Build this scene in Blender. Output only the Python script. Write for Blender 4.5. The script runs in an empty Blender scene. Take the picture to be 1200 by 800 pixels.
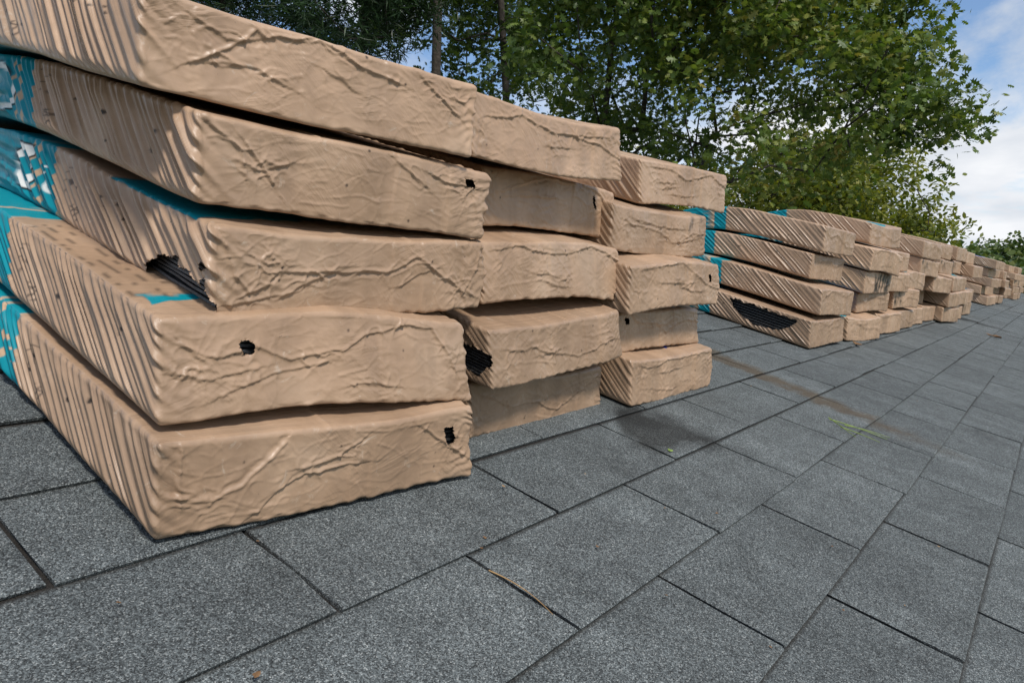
import bpy, math, random
import numpy as np
from mathutils import Matrix, Vector

# ------------------------------------------------------------------ camera, world, sun
scene = bpy.context.scene
col = scene.collection
V1 = np.array([1248.0, 332.0]); V2 = np.array([-575.0, -128.0]); PC = np.array([600.0, 400.0])
FPX = float(np.sqrt(-np.dot(V1 - PC, V2 - PC)))          # focal length in photo pixels
CAM_H = 0.367                                            # eye height over the roof plane
def cam_ray(p):
    d = np.array([p[0] - PC[0], -(p[1] - PC[1]), -FPX]); return d / np.linalg.norm(d)
_X = cam_ray(V1); _Y = cam_ray(V2); _N = np.cross(_X, _Y); _N /= np.linalg.norm(_N); _Y = np.cross(_N, _X)
M = np.array([_X, _Y, _N])                               # camera -> roof axes
_p = math.atan((PC[1] - V1[1]) / FPX)
_up = M @ np.array([0, math.cos(_p), math.sin(_p)])      # world up in roof axes
PITCH = math.atan2(_up[1], _up[2])                       # roof slope (about 17 degrees)
ROOF_Z = 4.2
RW = Matrix.Translation((0, 0, ROOF_Z)) @ Matrix.Rotation(PITCH, 4, 'X')   # roof frame -> world

cam_data = bpy.data.cameras.new('camera'); cam = bpy.data.objects.new('camera', cam_data); col.objects.link(cam)
cam_data.sensor_width = 36; cam_data.lens = FPX * 36 / 1200; cam_data.clip_start = 0.02; cam_data.clip_end = 3000
_cm = Matrix(((M[0][0], M[0][1], M[0][2], 0), (M[1][0], M[1][1], M[1][2], 0), (M[2][0], M[2][1], M[2][2], CAM_H), (0, 0, 0, 1)))
cam.matrix_world = RW @ _cm
scene.camera = cam

SUN_EL, SUN_AZ = math.radians(52), math.radians(-112)     # azimuth from +x towards +y
SUN_DIR = Vector((math.cos(SUN_EL) * math.cos(SUN_AZ), math.cos(SUN_EL) * math.sin(SUN_AZ), math.sin(SUN_EL)))
sd = bpy.data.lights.new('sun', 'SUN'); sun = bpy.data.objects.new('sun', sd); col.objects.link(sun)
sd.energy = 2.3; sd.angle = math.radians(9); sd.color = (1.0, 0.95, 0.88)
sun.rotation_euler = (-SUN_DIR).to_track_quat('-Z', 'Y').to_euler(); sun.location = (0, 0, 30)

world = bpy.data.worlds.new('World'); scene.world = world; world.use_nodes = True
def build_world():
    nt = world.node_tree; nt.nodes.clear(); N = nt.nodes.new; L = nt.links.new
    out = N('ShaderNodeOutputWorld'); bg = N('ShaderNodeBackground'); bg.inputs['Strength'].default_value = 0.09
    sky = N('ShaderNodeTexSky'); sky.sky_type = 'NISHITA'; sky.sun_disc = False
    sky.sun_elevation = SUN_EL; sky.sun_rotation = math.pi / 2 - SUN_AZ; sky.air_density = 1.0; sky.dust_density = 0.2; sky.ozone_density = 4.0
    tc = N('ShaderNodeTexCoord'); sep = N('ShaderNodeSeparateXYZ'); L(tc.outputs['Generated'], sep.inputs[0])
    mx = N('ShaderNodeMath'); mx.operation = 'MAXIMUM'; mx.inputs[1].default_value = 0.0; L(sep.outputs['Z'], mx.inputs[0])
    ad = N('ShaderNodeMath'); ad.inputs[1].default_value = 0.22; L(mx.outputs[0], ad.inputs[0])
    dx = N('ShaderNodeMath'); dx.operation = 'DIVIDE'; L(sep.outputs['X'], dx.inputs[0]); L(ad.outputs[0], dx.inputs[1])
    dy = N('ShaderNodeMath'); dy.operation = 'DIVIDE'; L(sep.outputs['Y'], dy.inputs[0]); L(ad.outputs[0], dy.inputs[1])
    cv = N('ShaderNodeCombineXYZ'); L(dx.outputs[0], cv.inputs[0]); L(dy.outputs[0], cv.inputs[1]); cv.inputs[2].default_value = 9.4
    n1 = N('ShaderNodeTexNoise'); n1.inputs['Scale'].default_value = 0.95; n1.inputs['Detail'].default_value = 9; n1.inputs['Roughness'].default_value = 0.6; n1.inputs['Distortion'].default_value = 0.25
    L(cv.outputs[0], n1.inputs['Vector'])
    r1 = N('ShaderNodeValToRGB'); r1.color_ramp.elements[0].position = 0.43; r1.color_ramp.elements[1].position = 0.55; L(n1.outputs['Fac'], r1.inputs[0])
    n2 = N('ShaderNodeTexNoise'); n2.inputs['Scale'].default_value = 1.7; n2.inputs['Detail'].default_value = 8; n2.inputs['Roughness'].default_value = 0.5
    mp = N('ShaderNodeMapping'); mp.inputs['Location'].default_value = (4.1, 2.2, 1.0); L(cv.outputs[0], mp.inputs[0]); L(mp.outputs[0], n2.inputs['Vector'])
    r2 = N('ShaderNodeValToRGB'); r2.color_ramp.elements[0].position = 0.36; r2.color_ramp.elements[0].color = (4.0, 4.4, 5.0, 1)
    r2.color_ramp.elements[1].position = 0.62; r2.color_ramp.elements[1].color = (6.4, 6.5, 6.7, 1); L(n2.outputs['Fac'], r2.inputs[0])
    mix = N('ShaderNodeMixRGB'); L(r1.outputs['Color'], mix.inputs[0]); L(sky.outputs[0], mix.inputs[1]); L(r2.outputs['Color'], mix.inputs[2])
    L(mix.outputs[0], bg.inputs['Color']); L(bg.outputs[0], out.inputs[0])
build_world()
scene.render.engine = 'CYCLES'
scene.cycles.max_bounces = 5; scene.cycles.diffuse_bounces = 3; scene.cycles.glossy_bounces = 2; scene.cycles.transmission_bounces = 3
vs = scene.view_settings; vs.view_transform = 'Standard'; vs.look = 'None'; vs.gamma = 1; vs.use_curve_mapping = False
vs.exposure = 0.72
scene.render.resolution_x = 1024; scene.render.resolution_y = 682

# ------------------------------------------------------------------ helpers
def tag(o, label=None, cat=None, group=None, kind=None):
    if label: o['label'] = label
    if cat: o['category'] = cat
    if group: o['group'] = group
    if kind: o['kind'] = kind
    return o
def link(name, data, parent=None, mat=None):
    o = bpy.data.objects.new(name, data); col.objects.link(o)
    if parent is not None: o.parent = parent
    if mat is not None and data is not None and not data.materials: data.materials.append(mat)
    return o
def np_mesh(name, V, polys, smooth=True):
    """V (n,3); polys (m,k) int array or list of such arrays."""
    me = bpy.data.meshes.new(name)
    if isinstance(polys, np.ndarray): polys = [polys]
    polys = [p for p in polys if len(p)]
    lt = np.concatenate([p.ravel() for p in polys]).astype(np.int32)
    cnt = np.concatenate([np.full(len(p), p.shape[1]) for p in polys]).astype(np.int32)
    st = np.concatenate([[0], np.cumsum(cnt)[:-1]]).astype(np.int32)
    me.vertices.add(len(V)); me.loops.add(len(lt)); me.polygons.add(len(cnt))
    me.vertices.foreach_set('co', np.ascontiguousarray(V, dtype=np.float32).ravel())
    me.loops.foreach_set('vertex_index', lt)
    me.polygons.foreach_set('loop_start', st); me.polygons.foreach_set('loop_total', cnt)
    me.polygons.foreach_set('use_smooth', np.full(len(cnt), smooth))
    me.update(calc_edges=True)
    return me
def _hash(ix, iy, iz, seed):
    h = (ix.astype(np.uint32) * np.uint32(374761393) + iy.astype(np.uint32) * np.uint32(668265263) + iz.astype(np.uint32) * np.uint32(2147483647) + np.uint32((seed * 974634777) & 0xffffffff))
    h = (h ^ (h >> np.uint32(13))) * np.uint32(1274126177); h = (h ^ (h >> np.uint32(16))) * np.uint32(2246822519)
    return h ^ (h >> np.uint32(15))
def noise(x, y, z, seed=0):
    """gradient noise, about -1..1"""
    x, y, z = np.broadcast_arrays(np.asarray(x, float), np.asarray(y, float), np.asarray(z, float))
    fx, fy, fz = np.floor(x), np.floor(y), np.floor(z)
    ix, iy, iz = fx.astype(np.int64), fy.astype(np.int64), fz.astype(np.int64)
    x, y, z = x - fx, y - fy, z - fz
    s = lambda t: t * t * t * (t * (t * 6 - 15) + 10)
    u, v, w = s(x), s(y), s(z); tot = 0
    for a in (0, 1):
        for b in (0, 1):
            for c in (0, 1):
                h = _hash((ix + a) & 0xffffffff, (iy + b) & 0xffffffff, (iz + c) & 0xffffffff, seed)
                gx = (h & 1023) / 511.5 - 1; gy = ((h >> np.uint32(10)) & 1023) / 511.5 - 1; gz = ((h >> np.uint32(20)) & 1023) / 511.5 - 1
                d = gx * (x - a) + gy * (y - b) + gz * (z - c)
                tot = tot + d * (u if a else 1 - u) * (v if b else 1 - v) * (w if c else 1 - w)
    return tot * 1.3
def sstep(a, b, x):
    t = np.clip((x - a) / (b - a), 0, 1); return t * t * (3 - 2 * t)
def roof_pt(p, h=0.0):
    r = M @ cam_ray(p); t = (h - CAM_H) / r[2]; return np.array([r[0] * t, r[1] * t, h])
def at(px, py, dist):
    """world point on the ray of a photo pixel at a horizontal distance (trees: their distance is judged from leaf size)"""
    r = M @ cam_ray((px, py)); w = RW.to_3x3() @ Vector(r); k = dist / math.hypot(w.x, w.y)
    return np.array(cam.matrix_world.translation + w * k)

# ------------------------------------------------------------------ materials
def new_mat(name):
    m = bpy.data.materials.new(name); m.use_nodes = True; nt = m.node_tree; nt.nodes.clear()
    o = nt.nodes.new('ShaderNodeOutputMaterial'); b = nt.nodes.new('ShaderNodeBsdfPrincipled'); nt.links.new(b.outputs[0], o.inputs[0])
    return m, nt, b, o
def ramp(nt, src, stops):
    r = nt.nodes.new('ShaderNodeValToRGB'); e = r.color_ramp.elements
    while len(e) < len(stops): e.new(0.5)
    for i, (p, c) in enumerate(stops):
        e[i].position = p; e[i].color = (c, c, c, 1) if not hasattr(c, '__len__') else (*c, 1)
    nt.links.new(src, r.inputs[0]); return r.outputs['Color']
def tex_noise(nt, vec, scale, detail=4, rough=0.5, dist=0.0):
    n = nt.nodes.new('ShaderNodeTexNoise'); n.inputs['Scale'].default_value = scale; n.inputs['Detail'].default_value = detail
    n.inputs['Roughness'].default_value = rough; n.inputs['Distortion'].default_value = dist; nt.links.new(vec, n.inputs['Vector']); return n
def mixc(nt, fac, a, b, mode='MIX'):
    m = nt.nodes.new('ShaderNodeMixRGB'); m.blend_type = mode
    for i, s in enumerate((fac, a, b)):
        if hasattr(s, 'is_output'): nt.links.new(s, m.inputs[i])
        elif i == 0: m.inputs[0].default_value = s
        else: m.inputs[i].default_value = (*s, 1)
    return m.outputs[0]
def mth(nt, op, a, b=None, clamp=False):
    m = nt.nodes.new('ShaderNodeMath'); m.operation = op; m.use_clamp = clamp
    for i, s in enumerate((a, b)):
        if s is None: continue
        if hasattr(s, 'is_output'): nt.links.new(s, m.inputs[i])
        else: m.inputs[i].default_value = s
    return m.outputs[0]
def bump(nt, h, strength, dist, normal=None):
    b = nt.nodes.new('ShaderNodeBump'); b.inputs['Strength'].default_value = strength; b.inputs['Distance'].default_value = dist
    nt.links.new(h, b.inputs['Height'])
    if normal is not None: nt.links.new(normal, b.inputs['Normal'])
    return b.outputs[0]

roof_frame = {}
def mat_shingle():
    m, nt, b, o = new_mat('shingle_granules'); N = nt.nodes.new; L = nt.links.new
    tc = N('ShaderNodeTexCoord'); tc.object = roof_frame['roof']; P = tc.outputs['Object']
    oi = N('ShaderNodeObjectInfo')
    vo = N('ShaderNodeTexVoronoi'); vo.inputs['Scale'].default_value = 1000; vo.inputs['Randomness'].default_value = 1; L(P, vo.inputs['Vector'])
    sp = N('ShaderNodeSeparateColor'); L(vo.outputs['Color'], sp.inputs[0])
    c = ramp(nt, sp.outputs[0], [(0.0, (0.022, 0.024, 0.025)), (0.35, (0.060, 0.069, 0.072)), (0.7, (0.115, 0.132, 0.137)), (0.92, (0.18, 0.20, 0.205)), (1.0, (0.30, 0.315, 0.31))])
    n = tex_noise(nt, P, 300, 3, 0.7)
    c = mixc(nt, 0.75, c, ramp(nt, n.outputs['Fac'], [(0.35, 0.6), (0.65, 1.38)]), 'MULTIPLY')
    n = tex_noise(nt, P, 22, 5, 0.6); c = mixc(nt, 0.8, c, ramp(nt, n.outputs['Fac'], [(0.3, 0.72), (0.7, 1.22)]), 'MULTIPLY')
    mp = N('ShaderNodeMapping'); mp.inputs['Scale'].default_value = (7, 1.6, 1); L(P, mp.inputs[0])
    n = tex_noise(nt, mp.outputs[0], 1.0, 4, 0.6); c = mixc(nt, 0.9, c, ramp(nt, n.outputs['Fac'], [(0.3, 0.78), (0.7, 1.2)]), 'MULTIPLY')
    # per tab tone
    tone = ramp(nt, oi.outputs['Random'], [(0.0, (0.92, 0.915, 0.90)), (1.0, (1.14, 1.135, 1.115))]); c = mixc(nt, 1.0, c, tone, 'MULTIPLY')
    # brown run-off streak and damp patches, each with a place and outline of its own on the roof
    def streak(p0, p1, w0, w1, scale, seed):
        a = roof_pt(p0); e = roof_pt(p1); d = e - a; ln = float(np.hypot(d[0], d[1])); ang = math.atan2(d[1], d[0])
        mm = N('ShaderNodeMapping'); mm.vector_type = 'TEXTURE'; mm.inputs['Location'].default_value = (a[0], a[1], 0); mm.inputs['Rotation'].default_value = (0, 0, ang); L(P, mm.inputs[0])
        s = N('ShaderNodeSeparateXYZ'); L(mm.outputs[0], s.inputs[0])
        nn = tex_noise(nt, P, scale, 4, 0.6); off = mth(nt, 'MULTIPLY', mth(nt, 'SUBTRACT', nn.outputs['Fac'], 0.5), w0 * 1.8)
        yy = mth(nt, 'ABSOLUTE', mth(nt, 'ADD', s.outputs['Y'], off))
        t = mth(nt, 'DIVIDE', s.outputs['X'], ln, True)
        wid = mth(nt, 'ADD', mth(nt, 'MULTIPLY', t, w1 - w0), w0)
        q = mth(nt, 'SUBTRACT', 1.0, mth(nt, 'DIVIDE', yy, wid), True)
        end = mth(nt, 'MULTIPLY', mth(nt, 'MULTIPLY', mth(nt, 'ADD', s.outputs['X'], 0.05), 20, True), mth(nt, 'MULTIPLY', mth(nt, 'SUBTRACT', ln * 1.02, s.outputs['X']), 3.2, True))
        return mth(nt, 'MULTIPLY', q, end)
    f = streak((815, 406), (1140, 540), 0.062, 0.055, 18, 1)
    nbr = tex_noise(nt, P, 26, 4, 0.65); f = mth(nt, 'MULTIPLY', f, ramp(nt, nbr.outputs['Fac'], [(0.36, 0.35), (0.62, 1.0)]))
    c = mixc(nt, mth(nt, 'MULTIPLY', f, 2.4, True), c, mixc(nt, 0.5, mixc(nt, 1.0, c, (0.75, 0.62, 0.48), 'MULTIPLY'), (0.085, 0.062, 0.042)))
    for p0, p1, w0, w1, k in (((755, 497), (850, 520), 0.088, 0.06, 9.0), ((840, 520), (885, 545), 0.06, 0.05, 2.0), ((735, 486), (790, 480), 0.05, 0.05, 2.0), ((1104, 366), (1192, 391), 0.16, 0.05, 3.0), ((1150, 505), (1200, 540), 0.06, 0.06, 1.0), ((960, 545), (1010, 560), 0.05, 0.04, 0.6)):
        f = streak(p0, p1, w0, w1, 9, 2)
        c = mixc(nt, mth(nt, 'MULTIPLY', f, k, True), c, mixc(nt, 1.0, c, (0.36, 0.35, 0.34), 'MULTIPLY'))
    # headlap under the course above: fresh black granules, dirt, and slot shade painted in
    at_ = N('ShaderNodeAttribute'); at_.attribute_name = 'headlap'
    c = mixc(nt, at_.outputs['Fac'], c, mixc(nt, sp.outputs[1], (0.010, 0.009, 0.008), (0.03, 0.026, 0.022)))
    L(c, b.inputs['Base Color']); b.inputs['Roughness'].default_value = 0.85; b.inputs['Specular IOR Level'].default_value = 0.3
    hgt = mth(nt, 'ADD', mth(nt, 'MULTIPLY', vo.outputs['Distance'], -1.0), mth(nt, 'MULTIPLY', sp.outputs[2], 0.5))
    L(bump(nt, hgt, 0.7, 0.0012), b.inputs['Normal'])
    return m
def mat_wrap():
    m, nt, b, o = new_mat('tan_plastic_wrap'); N = nt.nodes.new; L = nt.links.new
    tc = N('ShaderNodeTexCoord'); oi = N('ShaderNodeObjectInfo')
    va = N('ShaderNodeVectorMath'); va.operation = 'ADD'; L(tc.outputs['Object'], va.inputs[0])
    sc = N('ShaderNodeVectorMath'); sc.operation = 'SCALE'; sc.inputs['Scale'].default_value = 37.0; L(oi.outputs['Location'], sc.inputs[0]); L(sc.outputs[0], va.inputs[1])
    P = va.outputs[0]
    n = tex_noise(nt, P, 9, 5, 0.55)
    c = ramp(nt, n.outputs['Fac'], [(0.28, (0.345, 0.222, 0.138)), (0.55, (0.41, 0.272, 0.175)), (0.75, (0.455, 0.318, 0.215))])
    n = tex_noise(nt, P, 40, 6, 0.65, 1.5); c = mixc(nt, 0.6, c, ramp(nt, n.outputs['Fac'], [(0.3, 0.86), (0.7, 1.1)]), 'MULTIPLY')
    mvb = N('ShaderNodeMapping'); mvb.inputs['Scale'].default_value = (24, 3, 3.5); L(P, mvb.inputs[0]); nb_ = tex_noise(nt, mvb.outputs[0], 1.0, 2, 0.4)
    c = mixc(nt, 0.85, c, ramp(nt, nb_.outputs['Fac'], [(0.38, 0.88), (0.5, 1.0), (0.66, 1.1)]), 'MULTIPLY')
    tone = ramp(nt, oi.outputs['Random'], [(0.0, 0.86), (1.0, 1.08)]); c = mixc(nt, 1.0, c, tone, 'MULTIPLY')
    # pale stress scuffs
    n = tex_noise(nt, P, 24, 5, 0.7, 2.0); sc1 = ramp(nt, n.outputs['Fac'], [(0.62, 0.0), (0.72, 0.55)]); c = mixc(nt, sc1, c, (0.52, 0.43, 0.34))
    # grime specks
    n = tex_noise(nt, P, 150, 2, 0.5); sp = ramp(nt, n.outputs['Fac'], [(0.765, 0.0), (0.80, 0.8)]); c = mixc(nt, sp, c, (0.10, 0.075, 0.055))
    a = N('ShaderNodeAttribute'); a.attribute_name = 'print'
    c = mixc(nt, a.outputs['Alpha'], c, a.outputs['Color'])
    L(c, b.inputs['Base Color'])
    n = tex_noise(nt, P, 30, 3, 0.5); L(ramp(nt, n.outputs['Fac'], [(0.3, 0.34), (0.7, 0.52)]), b.inputs['Roughness'])
    L(mth(nt, 'SUBTRACT', 0.5, mth(nt, 'MULTIPLY', a.outputs['Alpha'], 0.3)), b.inputs['Specular IOR Level'])
    ef = N('ShaderNodeAttribute'); ef.attribute_name = 'endface'; pl = N('ShaderNodeAttribute'); pl.attribute_name = 'pleat'
    # film creases: warped facets with crisp edges, in patches, on the ends
    wn = tex_noise(nt, P, 14, 3, 0.5); wv = N('ShaderNodeVectorMath'); wv.operation = 'SCALE'; wv.inputs['Scale'].default_value = 0.025; L(wn.outputs['Color'], wv.inputs[0])
    wa = N('ShaderNodeVectorMath'); wa.operation = 'ADD'; L(P, wa.inputs[0]); L(wv.outputs[0], wa.inputs[1])
    mp = N('ShaderNodeMapping'); mp.inputs['Rotation'].default_value = (0.0, 0.35, 0.0); mp.inputs['Scale'].default_value = (0.55, 0.6, 1.5); L(wa.outputs[0], mp.inputs[0])
    def facets(scale, loc):
        m2 = N('ShaderNodeMapping'); m2.inputs['Location'].default_value = loc; L(mp.outputs[0], m2.inputs[0])
        v = N('ShaderNodeTexVoronoi'); v.inputs['Scale'].default_value = scale; L(m2.outputs[0], v.inputs['Vector']); return v.outputs['Distance']
    m1 = tex_noise(nt, P, 11, 2, 0.5); m2_ = tex_noise(nt, P, 23, 2, 0.5)
    h1 = mth(nt, 'MULTIPLY', facets(30, (0, 0, 0)), ramp(nt, m1.outputs['Fac'], [(0.42, 0.08), (0.62, 1.0)]))
    h2 = mth(nt, 'MULTIPLY', facets(85, (3, 1, 2)), ramp(nt, m2_.outputs['Fac'], [(0.42, 0.05), (0.62, 0.55)]))
    hs = mth(nt, 'MULTIPLY', mth(nt, 'ADD', h1, h2), mth(nt, 'ADD', mth(nt, 'MULTIPLY', ef.outputs['Fac'], 0.85), 0.15))
    nn = bump(nt, hs, 0.34, 0.004)
    for ang, loc, thr in ((0.35, (1, 5, 2), 0.5), (-0.75, (7, 2, 4), 0.52)):
        ma = N('ShaderNodeMapping'); ma.inputs['Rotation'].default_value = (0, ang, 0); L(wa.outputs[0], ma.inputs[0])
        mb = N('ShaderNodeMapping'); mb.inputs['Scale'].default_value = (14, 14, 135); mb.inputs['Location'].default_value = loc; L(ma.outputs[0], mb.inputs[0])
        tn = tex_noise(nt, mb.outputs[0], 1.0, 3, 0.55); mm_ = N('ShaderNodeMapping'); mm_.inputs['Location'].default_value = loc; L(P, mm_.inputs[0])
        mk = tex_noise(nt, mm_.outputs[0], 13, 2, 0.5)
        hh_ = mth(nt, 'MULTIPLY', mth(nt, 'MULTIPLY', tn.outputs['Fac'], ramp(nt, mk.outputs['Fac'], [(thr, 0.0), (thr + 0.12, 1.0)])), ef.outputs['Fac'])
        nn = bump(nt, hh_, 0.30, 0.0045, nn)
    # pleat ridges of the sides (height in metres, from the same phase as the mesh pleats)
    pw_ = N('ShaderNodeAttribute'); pw_.attribute_name = 'pleat_height'
    wn1 = N('ShaderNodeTexWhiteNoise'); wn1.noise_dimensions = '1D'; L(mth(nt, 'FLOOR', pl.outputs['Fac']), wn1.inputs['W'])
    dq = mth(nt, 'DIVIDE', mth(nt, 'SUBTRACT', mth(nt, 'FRACT', pl.outputs['Fac']), 0.5), mth(nt, 'ADD', mth(nt, 'MULTIPLY', wn1.outputs['Value'], 0.14), 0.13))
    gp = mth(nt, 'EXPONENT', mth(nt, 'MULTIPLY', mth(nt, 'MULTIPLY', dq, dq), -1.0))
    gp = mth(nt, 'MULTIPLY', mth(nt, 'MULTIPLY', gp, mth(nt, 'MULTIPLY', mth(nt, 'SUBTRACT', wn1.outputs['Value'], 0.12), 1.15, True)), pw_.outputs['Fac'])
    nn = bump(nt, gp, 1.0, 1.0, nn)
    # fine striations along the pleats
    pv = N('ShaderNodeCombineXYZ'); L(mth(nt, 'MULTIPLY', pl.outputs['Fac'], 2.6), pv.inputs[0])
    sx = N('ShaderNodeSeparateXYZ'); L(P, sx.inputs[0]); L(mth(nt, 'MULTIPLY', sx.outputs['Z'], 14), pv.inputs[1]); L(mth(nt, 'MULTIPLY', sx.outputs['X'], 3), pv.inputs[2])
    st = tex_noise(nt, pv.outputs[0], 1.0, 3, 0.55)
    nn = bump(nt, mth(nt, 'MULTIPLY', st.outputs['Fac'], mth(nt, 'SUBTRACT', 1.0, ef.outputs['Fac'])), 0.35, 0.004, nn)
    w2 = tex_noise(nt, P, 220, 3, 0.6, 0.4)
    nn = bump(nt, w2.outputs['Fac'], 0.06, 0.001, nn)
    L(nn, b.inputs['Normal'])
    return m
def mat_simple(name, cols, scale, rough=0.8, bstr=0.3, bdist=0.002, detail=5):
    m, nt, b, o = new_mat(name); N = nt.nodes.new
    tc = N('ShaderNodeTexCoord'); n = tex_noise(nt, tc.outputs['Object'], scale, detail, 0.6)
    c = ramp(nt, n.outputs['Fac'], [(0.3 + 0.4 * i / max(1, len(cols) - 1), k) for i, k in enumerate(cols)])
    nt.links.new(c, b.inputs['Base Color']); b.inputs['Roughness'].default_value = rough
    nt.links.new(bump(nt, n.outputs['Fac'], bstr, bdist), b.inputs['Normal']); return m
def mat_leaf(name, cols, trans=0.35):
    m, nt, b, o = new_mat(name); N = nt.nodes.new; L = nt.links.new
    at_ = N('ShaderNodeAttribute'); at_.attribute_name = 'tint'
    c = ramp(nt, at_.outputs['Fac'], [(i / (len(cols) - 1), k) for i, k in enumerate(cols)])
    L(c, b.inputs['Base Color']); b.inputs['Roughness'].default_value = 0.42; b.inputs['Specular IOR Level'].default_value = 0.35
    tr = N('ShaderNodeBsdfTranslucent'); L(mixc(nt, 1.0, c, (1.3, 1.35, 0.6), 'MULTIPLY'), tr.inputs['Color'])
    mx = N('ShaderNodeMixShader'); mx.inputs[0].default_value = trans; L(b.outputs[0], mx.inputs[1]); L(tr.outputs[0], mx.inputs[2]); L(mx.outputs[0], o.inputs[0])
    return m

# ------------------------------------------------------------------ roof, house, ground
RIDGE = 1.12; EAVE = -4.0; RX0, RX1 = -3.0, 17.0
EXPO = 0.355 * CAM_H; TABW = 0.826 * CAM_H; TT = 0.0042
COURSE0 = 0.925 * CAM_H; CUT0 = 0.951 * CAM_H          # butt line and a cut-out measured in the photograph
A2 = 2 * PITCH
def back_n(y): return -math.tan(A2) * max(0, y - RIDGE)
def build_roof():
    B = 5.0                                              # run of the hidden slope
    prof = [(EAVE, -0.012), (RIDGE, -0.012), (RIDGE + B * math.cos(A2), -0.012 - B * math.sin(A2)), (RIDGE + B * math.cos(A2) - 0.03, -0.14 - B * math.sin(A2)), (RIDGE, -0.15), (EAVE, -0.13)]
    V = [(x, y, z) for x in (RX0, RX1) for y, z in prof]; n = len(prof)
    F = [tuple(range(n))[::-1], tuple(range(n, 2 * n))] + [(i, (i + 1) % n, n + (i + 1) % n, n + i) for i in range(n)]
    me = bpy.data.meshes.new('roof'); me.from_pydata(V, [], F); me.update()
    r = link('roof', me); r.matrix_world = RW; roof_frame['roof'] = r; tag(r, kind='structure')
    return r
roof = build_roof()
M_SH = mat_shingle(); M_WRAP = mat_wrap()
roof.data.materials.append(M_SH)
M_LAYER = mat_simple('black_shingle_edges', [(0.008, 0.008, 0.009), (0.03, 0.03, 0.031), (0.09, 0.09, 0.09)], 400, 0.4, 0.6, 0.001)
M_BARK = mat_simple('bark', [(0.018, 0.014, 0.011), (0.045, 0.036, 0.028), (0.075, 0.062, 0.05)], 14, 0.9, 0.8, 0.02)

def tab_arrays(rng, x0, y0):
    """one shingle tab: butt edge at y0, left edge x0; slightly uneven outline; returns verts, quads, headlap"""
    g = 0.0023 + rng.uniform(-0.0008, 0.0012); w = TABW
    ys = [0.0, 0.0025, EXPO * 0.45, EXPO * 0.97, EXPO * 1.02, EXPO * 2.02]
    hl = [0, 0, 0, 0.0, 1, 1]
    jl = [rng.gauss(0, 0.0008) for _ in ys]; jr = [rng.gauss(0, 0.0008) for _ in ys]; jb = [rng.gauss(0, 0.0011), rng.gauss(0, 0.0011)]
    lift = max(0, rng.gauss(0, 0.0011)), max(0, rng.gauss(0, 0.0011))
    V, H = [], []
    for i, y in enumerate(ys):
        zt = -TT * y / EXPO - (0.0012 if i == 0 else 0); k = max(0, 1 - y / EXPO)
        for s in (0, 1):
            x = g + jl[i] if s == 0 else w - g + jr[i]
            yy = y + (jb[s] * k)
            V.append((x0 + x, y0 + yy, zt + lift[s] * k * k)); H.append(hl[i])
    n = len(ys)
    for i, y in ((0, ys[0]), (n - 1, ys[-1])):
        zt = -TT * y / EXPO - TT * 0.96
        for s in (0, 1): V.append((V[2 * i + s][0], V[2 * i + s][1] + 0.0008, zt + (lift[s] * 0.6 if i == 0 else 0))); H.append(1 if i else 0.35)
    F = [(2 * i, 2 * i + 1, 2 * i + 3, 2 * i + 2) for i in range(n - 1)]
    b = 2 * n
    F += [(b, b + 1, 1, 0)]
    T = []
    for i in range(n - 1): pass
    left = [2 * i for i in range(n)]; right = [2 * i + 1 for i in range(n)]
    T += [tuple(left + [b + 2, b])] ; T += [tuple([b + 1, b + 3] + right[::-1])]
    return V, F, T, H
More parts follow.
